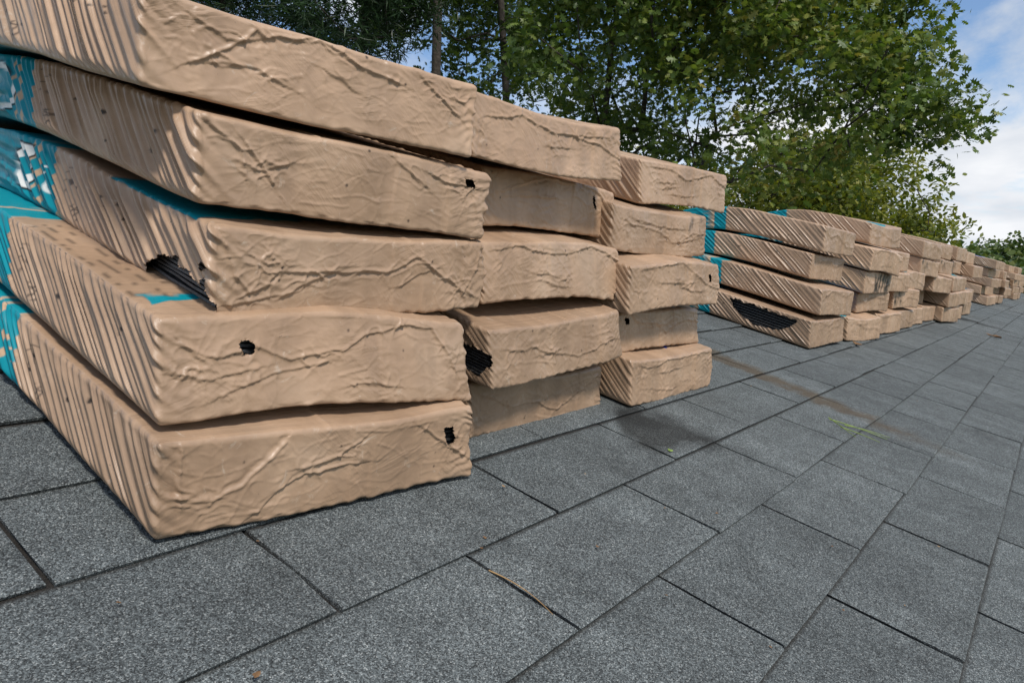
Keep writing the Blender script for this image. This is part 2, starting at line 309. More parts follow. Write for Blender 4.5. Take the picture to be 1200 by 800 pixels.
def build_tabs():
    rng = random.Random(5); tabs = []
    k0 = int(math.floor((EAVE - COURSE0) / EXPO)); k1 = int(math.ceil((RIDGE - COURSE0) / EXPO)) - 1
    cp = np.array([0, 0, CAM_H])
    for k in range(k0, k1):
        y0 = COURSE0 + k * EXPO; off = CUT0 + (0.5 * TABW if k % 2 else 0) + rng.gauss(0, 0.003)
        i0 = int(math.floor((RX0 - off) / TABW)) + 1; i1 = int((RX1 - off) / TABW)
        dy = 0.0
        for i in range(i0, i1):
            x0 = off + i * TABW
            if i % 3 == 0: dy = rng.gauss(0, 0.0012)
            c = np.array([x0 + TABW / 2, y0 + EXPO / 2, 0]); q = M.T @ (c - cp)
            vis = 0
            if q[2] < -0.05:
                px = PC[0] + FPX * q[0] / -q[2]; py = PC[1] - FPX * q[1] / -q[2]
                if -260 / max(0.3, -q[2]) < px < 1200 + 260 / max(0.3, -q[2]) and py < 800 + 200 / max(0.3, -q[2]) and c[1] < 0.62 or (px < 220 and px > -150 and c[1] < 1.0): vis = 1 / (q @ q)
            tabs.append((vis, x0, y0 + dy))
    tabs.sort(key=lambda t: -t[0])
    near = [t for t in tabs if t[0] > 0][:296]; rest = [t for t in tabs if t not in set(near)]
    for _, x0, y0 in near:
        V, F, T, H = tab_arrays(rng, 0, 0)
        me = bpy.data.meshes.new('shingle'); me.from_pydata(V, [], F + T); me.update()
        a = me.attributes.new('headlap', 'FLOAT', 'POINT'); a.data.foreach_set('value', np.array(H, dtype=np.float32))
        o = link('shingle', me, roof, M_SH); o.location = (x0, y0, 0)
    VV, FF, TTl, HH = [], [], [], []
    for _, x0, y0 in rest:
        V, F, T, H = tab_arrays(rng, x0, y0); b = len(VV); VV += V; HH += H
        FF += [tuple(j + b for j in f) for f in F]; TTl += [tuple(j + b for j in f) for f in T]
    me = np_mesh('shingle_field', np.array(VV), [np.array(FF), np.array(TTl)], False)
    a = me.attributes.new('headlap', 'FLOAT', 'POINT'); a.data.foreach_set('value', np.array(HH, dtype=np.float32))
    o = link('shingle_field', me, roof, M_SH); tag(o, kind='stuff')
    # ridge caps
    VV, FF = [], []
    for i in range(int((RX1 - RX0) / 0.13)):
        x = RX0 + i * 0.13; b = len(VV)
        for dx, dz in ((0, 0.010), (0.2, 0.004)):
            VV += [(x + dx, RIDGE - 0.13, dz - 0.004), (x + dx, RIDGE, dz), (x + dx, RIDGE + 0.13 * math.cos(A2), dz - 0.13 * math.sin(A2))]
        FF += [(b, b + 1, b + 4, b + 3), (b + 1, b + 2, b + 5, b + 4)]
    o = link('ridge_cap', np_mesh('ridge_cap', np.array(VV), np.array(FF), False), roof, M_SH); tag(o, kind='stuff')
build_tabs()
def box_mesh(name, x0, x1, y0, y1, z0, z1):
    V = [(x, y, z) for z in (z0, z1) for y in (y0, y1) for x in (x0, x1)]
    F = [(0, 2, 3, 1), (4, 5, 7, 6), (0, 1, 5, 4), (1, 3, 7, 5), (3, 2, 6, 7), (2, 0, 4, 6)]
    me = bpy.data.meshes.new(name); me.from_pydata(V, [], F); me.update(); return me
def build_house_and_ground():
    M_SID = mat_simple('pale_siding', [(0.42, 0.42, 0.40), (0.5, 0.5, 0.48)], 6, 0.7)
    yA = EAVE * math.cos(PITCH) + 0.4; yB = (RIDGE + 5) * math.cos(PITCH) - 0.9
    zE = ROOF_Z + EAVE * math.sin(PITCH) - 0.10
    # gabled wall body under the roof
    yr = RIDGE * math.cos(PITCH); zr = ROOF_Z + RIDGE * math.sin(PITCH) - 0.2
    prof = [(yA, 0.0), (yA, zE), (yr, zr), (yB, ROOF_Z + RIDGE * math.sin(PITCH) - 0.2 - (yB - yr) * math.tan(PITCH)), (yB, 0.0)]
    V = [(x, y, z) for x in (RX0 + 0.3, RX1 - 0.3) for y, z in prof]; n = 5
    F = [tuple(range(n))[::-1], tuple(range(n, 2 * n))] + [(i, (i + 1) % n, n + (i + 1) % n, n + i) for i in range(n)]
    me = bpy.data.meshes.new('house_wall'); me.from_pydata(V, [], F); me.update()
    o = link('house_wall', me, None, M_SID); tag(o, 'pale sided house walls standing under the shingled roof', 'house')
    M_GR = mat_simple('lawn', [(0.03, 0.05, 0.015), (0.05, 0.08, 0.025), (0.08, 0.09, 0.035)], 0.8, 0.95)
    R = 1500; n = 40; V = [(0, 0, 0)]; F = []
    rings = [15, 40, 80, 160, 400, R]
    rr = random.Random(3)
    for r in rings:
        for i in range(n):
            a = 2 * math.pi * i / n; V.append((r * math.cos(a), r * math.sin(a), 0 if r < 60 else rr.uniform(-0.3, 0.3)))
    for i in range(n): F.append((0, 1 + i, 1 + (i + 1) % n))
    for k in range(len(rings) - 1):
        for i in range(n):
            a = 1 + k * n; b = a + n; F.append((a + i, b + i, b + (i + 1) % n, a + (i + 1) % n))
    me = bpy.data.meshes.new('ground'); me.from_pydata(V, [], F); me.update()
    tag(link('ground', me, None, M_GR), kind='structure')
build_house_and_ground()

# ------------------------------------------------------------------ shingle bundles
TEAL = (0.002, 0.22, 0.275); BLUE = (0.01, 0.06, 0.42); WHITE = (0.72, 0.72, 0.68); BLACK = (0.012, 0.012, 0.012); TAN = (0.47, 0.32, 0.205)
LEN = 1.0
def seg_dist(px, pz, pts, signed=False):
    d = np.full(px.shape, 9.0); sg = np.ones(px.shape)
    for (x0, z0), (x1, z1) in zip(pts[:-1], pts[1:]):
        dx, dz = x1 - x0, z1 - z0; t = np.clip(((px - x0) * dx + (pz - z0) * dz) / (dx * dx + dz * dz + 1e-12), 0, 1)
        e = np.hypot(px - x0 - t * dx, pz - z0 - t * dz); nearer = e < d
        sg = np.where(nearer, np.sign(dx * (pz - z0) - dz * (px - x0)), sg); d = np.where(nearer, e, d)
    return (d, sg) if signed else d
def axis_grid(n_len, fine, fine_to, coarse, r):
    """grid of coordinates from 0 to n_len, fine near the start, extra lines in the rounded edges"""
    g = list(np.arange(0, fine_to, fine)); x = fine_to
    while x < n_len - coarse * 0.6: g.append(x); x += coarse
    g += [0.25 * r, 0.6 * r, n_len - 0.6 * r, n_len - 0.25 * r, n_len]
    return np.unique(np.round(g, 5))
def lattice(xg, yg, zg, strip, step):
    """welded surface grid of a box; dense on the front end, left side and front strip of the top, sparse elsewhere"""
    nx, ny, nz = len(xg), len(yg), len(zg); key = lambda i, j, k: (i * ny + j) * nz + k
    sub = lambda n, st: np.unique(np.concatenate([np.arange(0, n, st), [1, 2, n - 3, n - 2, n - 1]]))
    def quads(K, flip):
        q = np.stack([K[:-1, :-1], K[1:, :-1], K[1:, 1:], K[:-1, 1:]], -1).reshape(-1, 4)
        return q[:, ::-1] if flip else q
    g = lambda p, q: np.meshgrid(p, q, indexing='ij')
    X, Y, Z = np.arange(nx), np.arange(ny), np.arange(nz); xs, ys, zs = sub(nx, step), sub(ny, step), sub(nz, step); js = int(np.searchsorted(yg, strip)); ye = np.unique(np.concatenate([[js], ys[ys > js]]))
    F = []
    I, J = g(xs, ys); F.append(quads(key(I, J, 0), True))
    I, J = g(X, Y[:js + 1]); F.append(quads(key(I, J, nz - 1), False))
    I, J = g(xs, ye); F.append(quads(key(I, J, nz - 1), False))
    I, K = g(X, Z); F.append(quads(key(I, 0, K), False))
    I, K = g(xs, zs); F.append(quads(key(I, ny - 1, K), True))
    J, K = g(Y, Z); F.append(quads(key(0, J, K), True))
    J, K = g(Y, zs); F.append(quads(key(nx - 1, J, K), False))
    Q = np.concatenate(F); u, inv = np.unique(Q, return_inverse=True)
    k = u % nz; j = (u // nz) % ny; i = u // (ny * nz)
    return np.stack([xg[i], yg[j], zg[k]], 1), inv.reshape(-1, 4)

def make_bundle_mesh(name, W=0.34, T=0.077, seed=1, fine=0.0035, fine_to=0.46, lean=0.25, skew=0.0, strokes=(), bunches=(), holes=None, printer=None,
                     pleat=0.016, pleat_amp=1.0, pleat_slope=1.1, yoff=0.5, hoff=0.0, sag=0.0, layers=False, crumple=1.0, fine_x=None, bulge=0.0, pleat_w=0.31, fine_y=None, strip=0.11, step=3, bump_amp=0.0, bend=None, nl=15):
    rng = random.Random(seed); r = 0.0048
    xg = axis_grid(W, fine_x or fine * 1.15, W * 0.98, fine, r); yg = axis_grid(LEN, fine_y or fine, fine_to, 0.022, r); zg = axis_grid(T, fine, T * 0.95, fine, r)
    P, Q = lattice(xg, yg, zg, strip, step)
    dims = np.array([W, LEN, T]); core = np.clip(P, r, dims - r); d = P - core; n = d / np.maximum(np.linalg.norm(d, axis=1, keepdims=True), 1e-9)
    S = core + n * r
    x, y, z = S.T; ox = seed * 13.37
    wl = np.clip(-n[:, 0], 0, 1); wr = np.clip(n[:, 0], 0, 1); wf = np.clip(-n[:, 1], 0, 1); wb = np.clip(n[:, 1], 0, 1); wt = np.clip(n[:, 2], 0, 1); wd = np.clip(-n[:, 2], 0, 1)
    b = z / T
    # ---- diagonal pleats on the long sides, wrapping a little round the front corner
    dist_f = np.where(wf > 0.5, -x, y)
    along = np.where(n[:, 0] < 0.2, y - 0.8 * np.clip(x, 0, 0.05) * (wf > 0.3), y)
    sl = pleat_slope * (1 + 0.10 * noise(y * 3 + ox, 1.7, 9.1, seed)); q = along - sl * z      # pleats stay straight, their spacing wanders
    ph = q / pleat + 0.9 * noise(q * 9 + ox, 0.4, 0.3, seed) + 0.5 * noise(q * 31 + ox, 2.2, 3.3, seed) + 0.22 * noise(y * 10 + ox, z * 12, 5.3, seed)
    cyc = np.floor(ph); fr = ph - cyc
    rnd = (_hash(cyc.astype(np.int64) & 0xffffffff, np.zeros_like(cyc, dtype=np.int64), np.zeros_like(cyc, dtype=np.int64), seed) & 1023) / 1023.0
    rn2 = (_hash(cyc.astype(np.int64) & 0xffffffff, np.ones_like(cyc, dtype=np.int64), np.zeros_like(cyc, dtype=np.int64), seed) & 1023) / 1023.0
    wdt = pleat_w * (0.7 + 0.6 * rn2); prof = np.exp(-((fr - 0.5) / wdt) ** 2) * (0.35 + 0.75 * rnd)
    env = sstep(0.0, 0.16, b) * (0.35 + 0.65 * sstep(1.02, 0.8, b)) * np.clip(0.8 + 0.55 * noise(y * 11 + ox, z * 9, 5.5, seed), 0.25, 1.2) 
    side = np.maximum(wl, wr)
    D = side * prof * env * 0.0058 * pleat_amp
    cw = wf * np.exp(-np.clip(x, 0, 1) / 0.014) * (n[:, 0] < 0.5)
    D += cw * prof * 0.0030 * pleat_amp * sstep(0, .12, b)
    # top edge of the pleats runs out onto the top
    D += wt * np.exp(-np.minimum(x, W - x) / 0.012) * prof * 0.0016 * pleat_amp
    # ---- crumpled front (and back) end
    we = np.maximum(wf, wb)
    def ridged(fx, fz, off, thr):
        wx = x + 0.018 * noise(x * 16 + ox, z * 22, off, seed); wz = z + 0.014 * noise(x * 19, z * 21 + ox, off + 7, seed)
        v = 1 - np.abs(noise(wx * fx + ox, wz * fz, off + y * 3, seed + 3)) * 2.2
        return np.clip((v - thr) / (1 - thr), 0, 1) ** 1.6
    amp = 0.55 + 0.7 * noise(x * 9 + ox, z * 11, 8.8, seed)
    D += we * crumple * np.clip(amp, 0.1, 1.2) * (0.0005 * ridged(9, 20, 1.1, 0.9) + 0.0005 * ridged(24, 40, 4.4, 0.88) - 0.0004 * ridged(15, 26, 6.1, 0.9))
    D += we * 0.0010 * noise(x * 6 + ox, z * 13, 2.2, seed)
    fmask = wf
    small = []
    for k in range(int(34 * crumple)):
        sa, sb, an, ln = rng.uniform(0.06, 0.94), rng.uniform(0.08, 0.92), rng.gauss(0.15, 0.5), rng.uniform(0.015, 0.05)
        p0 = (sa, sb); p1 = (sa + ln * math.cos(an) / W, sb + ln * math.sin(an) / T); mid_ = ((p0[0] + p1[0]) / 2 + rng.gauss(0, .004) / W, (p0[1] + p1[1]) / 2 + rng.gauss(0, .004) / T)
        small.append(([p0, mid_, p1], rng.uniform(0.0005, 0.0013), rng.uniform(0.0010, 0.0018)))
    fidx = np.nonzero(fmask > 0.05)[0]; xf, zf, mf = x[fidx], z[fidx], fmask[fidx]; Df = np.zeros(len(fidx))
    wobx = 0.0045 * noise(xf * 19 + ox, zf * 23, 9.5, seed) + 0.0026 * noise(xf * 55 + ox, zf * 55, 1.5, seed) + 0.0012 * noise(xf * 190 + ox, zf * 160, 1.5, seed); wobz = 0.0045 * noise(xf * 21 + ox, zf * 23, 12.5, seed) + 0.0022 * noise(xf * 55 + ox, zf * 55, 4.5, seed)
    brk = np.clip(0.75 + 0.6 * noise(xf * 35 + ox, zf * 35, 7.5, seed), 0.15, 1.4); fine_r = ridged(48, 70, 2.7, 0.6)[fidx]
    for st in list(strokes) + small:
        pts = [(a_ * W, q_ * T) for a_, q_ in st[0]]; hgt = st[1] if len(st) > 1 else 0.0032; wd_ = max(st[2] * 0.40, fine * 0.75) if len(st) > 2 else 0.0016
        dd, sg = seg_dist(xf + wobx, zf + wobz, pts, True)
        Df += hgt * 0.50 * brk * (np.exp(-dd / wd_) - 0.2 * np.exp(-((dd - 3.0 * wd_) / (1.4 * wd_)) ** 2))
        if hgt > 0.002:
            Df += 0.0007 * np.tanh(sg * dd / 0.0007) * np.exp(-dd / 0.015) + np.exp(-(dd / 0.009) ** 2) * 0.0012 * fine_r
    for (ba, bb, br, bh) in bunches:
        dd = np.hypot(xf - ba * W, zf - bb * T); mk = np.exp(-(dd / br) ** 2); ang = np.arctan2(zf - bb * T, xf - ba * W)
        Df += mk * bh * 0.42 * (ridged(60, 85, 3.9, 0.5)[fidx] - 0.25)
        rr_ = np.clip(1 - np.abs(noise(np.cos(ang) * 2.6 + ox, np.sin(ang) * 2.6, dd * 9, seed + 5)) * 3.2, 0, 1) ** 1.5
        Df += rr_ * np.exp(-dd / (br * 1.9)) * (1 - np.exp(-dd / 0.004)) * bh * 0.22
    D[fidx] += mf * Df
    # puckered right seam
    pw = fmask * np.exp(-(W - x) / 0.020); pz = z / 0.011 + 2.2 * noise(x * 40, z * 24 + ox, 0.8, seed)
    D += pw * 0.0026 * (0.5 + 0.5 * np.cos(2 * math.pi * pz)) * np.clip(0.5 + 0.9 * noise(3.3 + x * 30, z * 30 + ox, 1.1, seed), 0, 1.3)
    # vertical weld seams of the wrap on the end
    for k in range(2):
        sx = W * rng.uniform(0.4, 0.85) + 0.004 * noise(z * 30, 0.2 + k, ox, seed); D += fmask * 0.0008 * np.tanh((x - sx) / 0.0012)
    # ---- top and bottom undulation
    D += wt * (0.0022 * noise(x * 9 + ox, y * 7, 0.9, seed) + 0.0010 * ridged(16, 5, 9.9, 0.7)) 
    rag = noise(x * 70 + ox, y * 70, 0.1, seed)
    D += wd * wf * 0.004 * rag
    S = S + n * D[:, None]
    # bulging / pinched body, wobbling edges
    mid = np.sin(math.pi * np.clip(b, 0, 1))
    S[:, 1] += -wf * bulge * mid
    for ax, sc_ in ((0, 0.0035), (1, 0.0045), (2, 0.0032)):
        S[:, ax] += sc_ * noise(x * 6 + ox, y * 6 + 3 * ax, z * 8, seed + 11 + ax) + 0.0004 * noise(x * 22 + ox, y * 26, z * 26 + ax, seed + 21)
    # flared corner of the end seam
    fl = wf * np.exp(-((W - x) / 0.02) ** 2 - ((z - T * rng.choice((0.05, 0.95, 0.5))) / 0.02) ** 2); S[:, 0] += 0.008 * fl
    def warpf(S):
        S = S.copy(); yy = S[:, 1].copy(); xx = S[:, 0].copy()
        S[:, 1] += math.tan(lean) * S[:, 2] + math.tan(skew) * xx * np.clip(1 - yy / 0.5, 0, 1)
        S[:, 2] += sag * np.sin(math.pi * np.clip(xx / W, 0, 1)) * np.clip(1 - yy / 0.4, 0, 1)
        # drape over the ridge
        Y = yy + yoff + math.tan(lean) * S[:, 2]; s_ = 0.085; t = (Y - (bend or RIDGE + 0.12)) / s_
        sp = np.where(t > 20, t, np.log1p(np.exp(np.minimum(t, 20)))) * s_
        S[:, 2] -= sp * math.tan(A2)
        return S
    mask = None
    if holes is not None:
        mask = holes(x, y, z, n, W, T, seed)
    prn = np.zeros((len(S), 4), dtype=np.float32)
    if printer is not None: printer(prn, x, y, z, n, W, T, ph, seed)
    if mask is not None:
        # scorched/dirty lip of the tear
        pass
    S2 = warpf(S)
    if mask is not None:
        mk_ = mask.copy(); keep = ~np.all(mk_[Q] > 0, axis=1); Q = Q[keep]
        E_ = np.sort(np.concatenate([Q[:, [0, 1]], Q[:, [1, 2]], Q[:, [2, 3]], Q[:, [3, 0]]]), axis=1); ue, cn = np.unique(E_, axis=0, return_counts=True); be = ue[cn == 1]; be = be[np.all(mask[be] > 0, axis=1)]
        nb = np.unique(be)
        if len(nb) == 0: be = np.zeros((0, 2), int)
        for it in range(4):
            acc = np.zeros_like(S2); ct = np.zeros(len(S2)); np.add.at(acc, be[:, 0], S2[be[:, 1]]); np.add.at(acc, be[:, 1], S2[be[:, 0]]); np.add.at(ct, be[:, 0], 1); np.add.at(ct, be[:, 1], 1)
            S2[nb] = S2[nb] * 0.4 + 0.6 * acc[nb] / ct[nb][:, None]
        S2[nb] += np.random.default_rng(seed).normal(0, 0.0006, (len(nb), 3))
    me = np_mesh(name, S2, Q, True)
    a = me.attributes.new('print', 'FLOAT_COLOR', 'POINT'); a.data.foreach_set('color', prn.ravel())
    for nm_, val in (('endface', np.maximum(wf, wb)), ('pleat', ph), ('pleat_height', side * np.clip(env * (0.75 + 0.9 * noise(y * 14 + ox, z * 25, 6.6, seed)), 0.05, 1.3) * bump_amp)):
        a = me.attributes.new(nm_, 'FLOAT', 'POINT'); a.data.foreach_set('value', val.astype(np.float32))
    me.materials.append(M_WRAP)
    lay = None
    if layers:
        VV, FF = [], []; lt = (T - 0.014) / nl
        for i in range(nl):
            z0 = 0.007 + i * lt; ys = np.concatenate([[0.009 + rng.uniform(-0.002, 0.002)], np.linspace(0.05, LEN - 0.012, 24)])
            jx = rng.uniform(-0.0015, 0.0015); base = len(VV)
            for yv in ys:
                wv = 0.0012 * math.sin(yv * 60 + i * 1.7)
                VV += [(0.008 + jx + wv, yv, z0), (W - 0.008 + jx, yv, z0), (W - 0.0085 + jx, yv, z0 + lt * 0.6), (0.0085 + jx + wv, yv, z0 + lt * 0.6)]
            m = len(ys)
            for j in range(m - 1):
                o = base + 4 * j
                for q in range(4): FF.append((o + q, o + (q + 1) % 4, o + 4 + (q + 1) % 4, o + 4 + q)[::-1])
            FF.append((base, base + 1, base + 2, base + 3)); e = base + 4 * (m - 1); FF.append((e + 3, e + 2, e + 1, e))
        lay = np_mesh('shingle_layers', warpf(np.array(VV)), np.array(FF), False); lay.materials.append(M_LAYER)
    return me, lay

# ---- print on the wrap
def put(prn, mask, colr, alpha=1.0):
    a = np.clip(mask, 0, 1) * alpha; k = a[:, None]
    prn[:, :3] = np.where(prn[:, 3:4] > 0, prn[:, :3] * (1 - k) + np.array(colr) * k, np.array(colr)); prn[:, 3] = np.maximum(prn[:, 3], a)
def soft(d, w=0.0012): return np.clip(0.5 - d / w, 0, 1)
def printer_factory(u0=0.37, stripe=True, emblem=None, toptext=False, patch=None, dots=True, smear=None, topcol=TEAL):
    def pr(prn, x, y, z, n, W, T, ph, seed):
        left = n[:, 0] < -0.55; top = n[:, 2] > 0.55; right = n[:, 0] > 0.55; front = n[:, 1] < -0.55; b = z / T
        tri = np.abs((ph % 1.0) - 0.5) * 2
        u = y + np.where(left | right, 0.0032 * (tri - 0.5), 0.0) + 0.003 * noise(y * 20, z * 40, x * 20, seed)
        body = ~front
        band = soft(u0 - u) * soft(u - (1 - u0)) * body
        put(prn, band, TEAL)
        if stripe:
            s = soft(np.abs(u - (u0 + 0.045)) - 0.0035) * body; put(prn, s, TAN)
            s = soft(np.abs(u - (u0 + 0.064)) - 0.0018) * body; put(prn, s, TAN)
            s = soft(np.abs(u - (u0 - 0.004)) - 0.0012) * body * 0.6; put(prn, s, TAN)
        L_ = left.astype(float)
        if emblem == 'frame':
            cu, cb = u0 + 0.088, 0.55; du = np.abs(u - cu + 0.12 * (z - cb * T)) - 0.021; db = np.abs(z - cb * T) - 0.026; q = np.maximum(du, db)
            put(prn, L_ * soft(q), WHITE); put(prn, L_ * soft(np.abs(q) - 0.0012), BLACK); put(prn, L_ * soft(np.abs(u - cu + .12 * (z - cb * T)) + np.abs(z - cb * T) * 0.8 - 0.018), TEAL)
            rr = np.abs(np.hypot(u - (u0 + 0.018), z - 0.5 * T) - 0.014) - 0.0013; put(prn, L_ * soft(rr) * (u > u0 + 0.016), WHITE)
        if emblem == 'round':
            rr = np.hypot((u - (u0 + 0.10)), (z - 0.5 * T) * 1.2); put(prn, L_ * soft(np.abs(rr - 0.030) - 0.004), WHITE); put(prn, L_ * soft(np.abs(rr - 0.036) - 0.0012), BLACK)
        if emblem == 'cross':
            dd = np.minimum(np.maximum(np.abs(u - (u0 + 0.02)) - 0.0022, np.abs(z - .5 * T) - 0.016), np.maximum(np.abs(z - .5 * T) - 0.002, np.abs(u - (u0 + .02)) - 0.010)); put(prn, L_ * soft(dd), TAN)
        if emblem:   # thin black line pictogram of a ring and a small gate-like mark
            cu, cz = u0 - 0.055, 0.52 * T
            rr = np.abs(np.hypot(u - cu, (z - cz) * 1.0) - 0.024) - 0.0005; put(prn, L_ * soft(rr, 0.0016) * ((u - cu) + (z - cz) > -0.012), BLACK, 0.8)
            for k in range(4):
                put(prn, L_ * soft(np.maximum(np.abs(u - (cu - 0.012 + 0.005 * k)) - 0.0007, np.abs(z - (cz - 0.020)) - 0.008), 0.0014), BLACK, 0.8)
            put(prn, L_ * soft(np.maximum(np.abs(u - (cu - 0.004)) - 0.012, np.abs(z - (cz - 0.016)) - 0.0008), 0.0014), BLACK, 0.8)
            put(prn, L_ * soft(np.hypot(u - cu - .006, z - cz - .008) - 0.004, 0.0014), BLACK, 0.7)
        if toptext:
            t_ = top.astype(float); row = np.floor(x / 0.0066); ry = x / 0.0066 - row
            cell = np.floor(y / 0.0048); hh = (_hash(cell.astype(np.int64) & 0xffffffff, row.astype(np.int64) & 0xffffffff, np.zeros_like(cell, dtype=np.int64), seed) & 1023) / 1023.
            para = (noise(row * 0.31, np.floor(y / 0.045) * 1.7, 0.5, seed) > -0.12)
            put(prn, t_ * (hh > 0.5) * (ry < 0.4) * para * (y > 0.06) * (y < u0 - 0.03) * (x > 0.006), BLACK, 0.6)
        if patch:
            for (x0, x1, y0, y1, cc) in patch:
                e = 0.004 * noise(x * 60, y * 60, 0.4, seed)
                put(prn, top * soft(np.maximum(np.maximum(x0 - x, x - x1), np.maximum(y0 + 0.3 * (x - x0) - y, y - y1)) + e), cc)
        if dots:
            rg = random.Random(seed * 7 + 1)
            for k in range(6):
                du_, dz_ = rg.uniform(0.06, u0 - 0.03), rg.uniform(0.25, 0.8) * T
                e = np.hypot((y - du_) * 0.8, z - dz_) - rg.uniform(0.0008, 0.0026) + 0.0012 * noise(y * 300, z * 300, k, seed)
                put(prn, L_ * soft(e, 0.0014), BLACK, 0.9)
            for k in range(4):
                dx_, dz_ = rg.uniform(0.05, 0.95) * W, rg.uniform(0.1, 0.97) * T
                e = np.hypot(x - dx_, z - dz_) - rg.uniform(0.0006, 0.0016); put(prn, front * soft(e, 0.0014), BLACK, 0.85)
        if smear:
            for (a0, a1, b0, b1, dens) in smear:
                v = noise(x * 40, z * 22, 1.3, seed) + 0.5 * noise(x * 120, z * 60, 2.3, seed)
                put(prn, front * soft(np.maximum(np.maximum(a0 * W - x, x - a1 * W), np.maximum(b0 * T - z, z - b1 * T)), 0.02) * np.clip((v + dens) * 2.5, 0, 1), (0.02, 0.019, 0.018), 0.92)
    return pr
def hole_front(specs):
    def h(x, y, z, n, W, T, seed):
        m = np.zeros(len(x), bool)
        for s in specs:
            if s[0] == 'f':   # front: centre a,b ; half sizes in metres ; skewed quad
                a, q, ra, rb = s[1:]; e = 0.0018 * noise(x * 160, z * 160, 0.7, seed)
                m |= (n[:, 1] < -0.6) & (np.maximum(np.abs(x - a * W + 0.3 * (z - q * T)) / ra, np.abs(z - q * T) / rb) + e / ra < 1)
            elif s[0] == 'l':  # left side: u0,u1 and lower / upper outline
                u0, u1, b0, b1 = s[1:]; t = (y - u0) / (u1 - u0); e = 0.10 * noise(y * 70, z * 90, 0.2, seed)
                lo = b0 + (s[4] - b0) * 0.0; mid = np.sin(np.clip(t, 0, 1) * math.pi) ** 0.6
                m |= (n[:, 0] < -0.35) & (t > 0) & (t < 1) & (z / T > b1 - (b1 - b0) * mid + e) & (z / T < b1 + e)
            elif s[0] == 'lb': # left side along the bottom edge
                u0, u1, b0, b1 = s[1:]; t = (y - u0) / (u1 - u0); e = 0.10 * noise(y * 70, z * 90, 0.2, seed)
                m |= ((n[:, 0] < -0.2) | (n[:, 2] < -0.5) & (x < 0.02)) & (t > 0) & (t < 1) & (z / T < b0 + (b1 - b0) * np.sin(np.clip(t, 0, 1) * math.pi) ** 0.5 + e)
        return m.astype(np.int8)
    return h

def pose(x, y, h, yaw, roll=0.0):
    return RW @ Matrix.Translation((x, y, h)) @ Matrix.Rotation(yaw, 4, 'Z') @ Matrix.Rotation(-roll, 4, 'Y')
def rand_strokes(seed):
    r = random.Random(seed * 31); out = []
    a = r.uniform(0.05, 0.15); b_ = r.uniform(0.6, 0.9); pts = [(a, b_)]
    while a < 0.92:
        a += r.uniform(0.1, 0.2); b_ = min(0.95, max(0.3, b_ + r.uniform(-0.28, 0.26))); pts.append((a, b_))
    out.append((pts, r.uniform(0.0024, 0.0036), 0.003))
    for k in range(3):
        a = r.uniform(0.1, 0.7); b_ = r.uniform(0.2, 0.8); an = r.uniform(-0.5, 0.6); ln = r.uniform(0.12, 0.3)
        out.append(([(a, b_), (a + ln * 0.5, b_ + ln * an * 0.9), (a + ln, b_ + ln * an * 1.2)], r.uniform(0.0015, 0.0028), 0.0026))
    return out
def rand_bunch(seed):
    r = random.Random(seed * 17)
    return [(r.uniform(0.05, 0.14), r.uniform(0.3, 0.75), 0.014, 0.004), (r.uniform(0.88, 0.96), r.uniform(0.4, 0.85), 0.013, 0.004)]

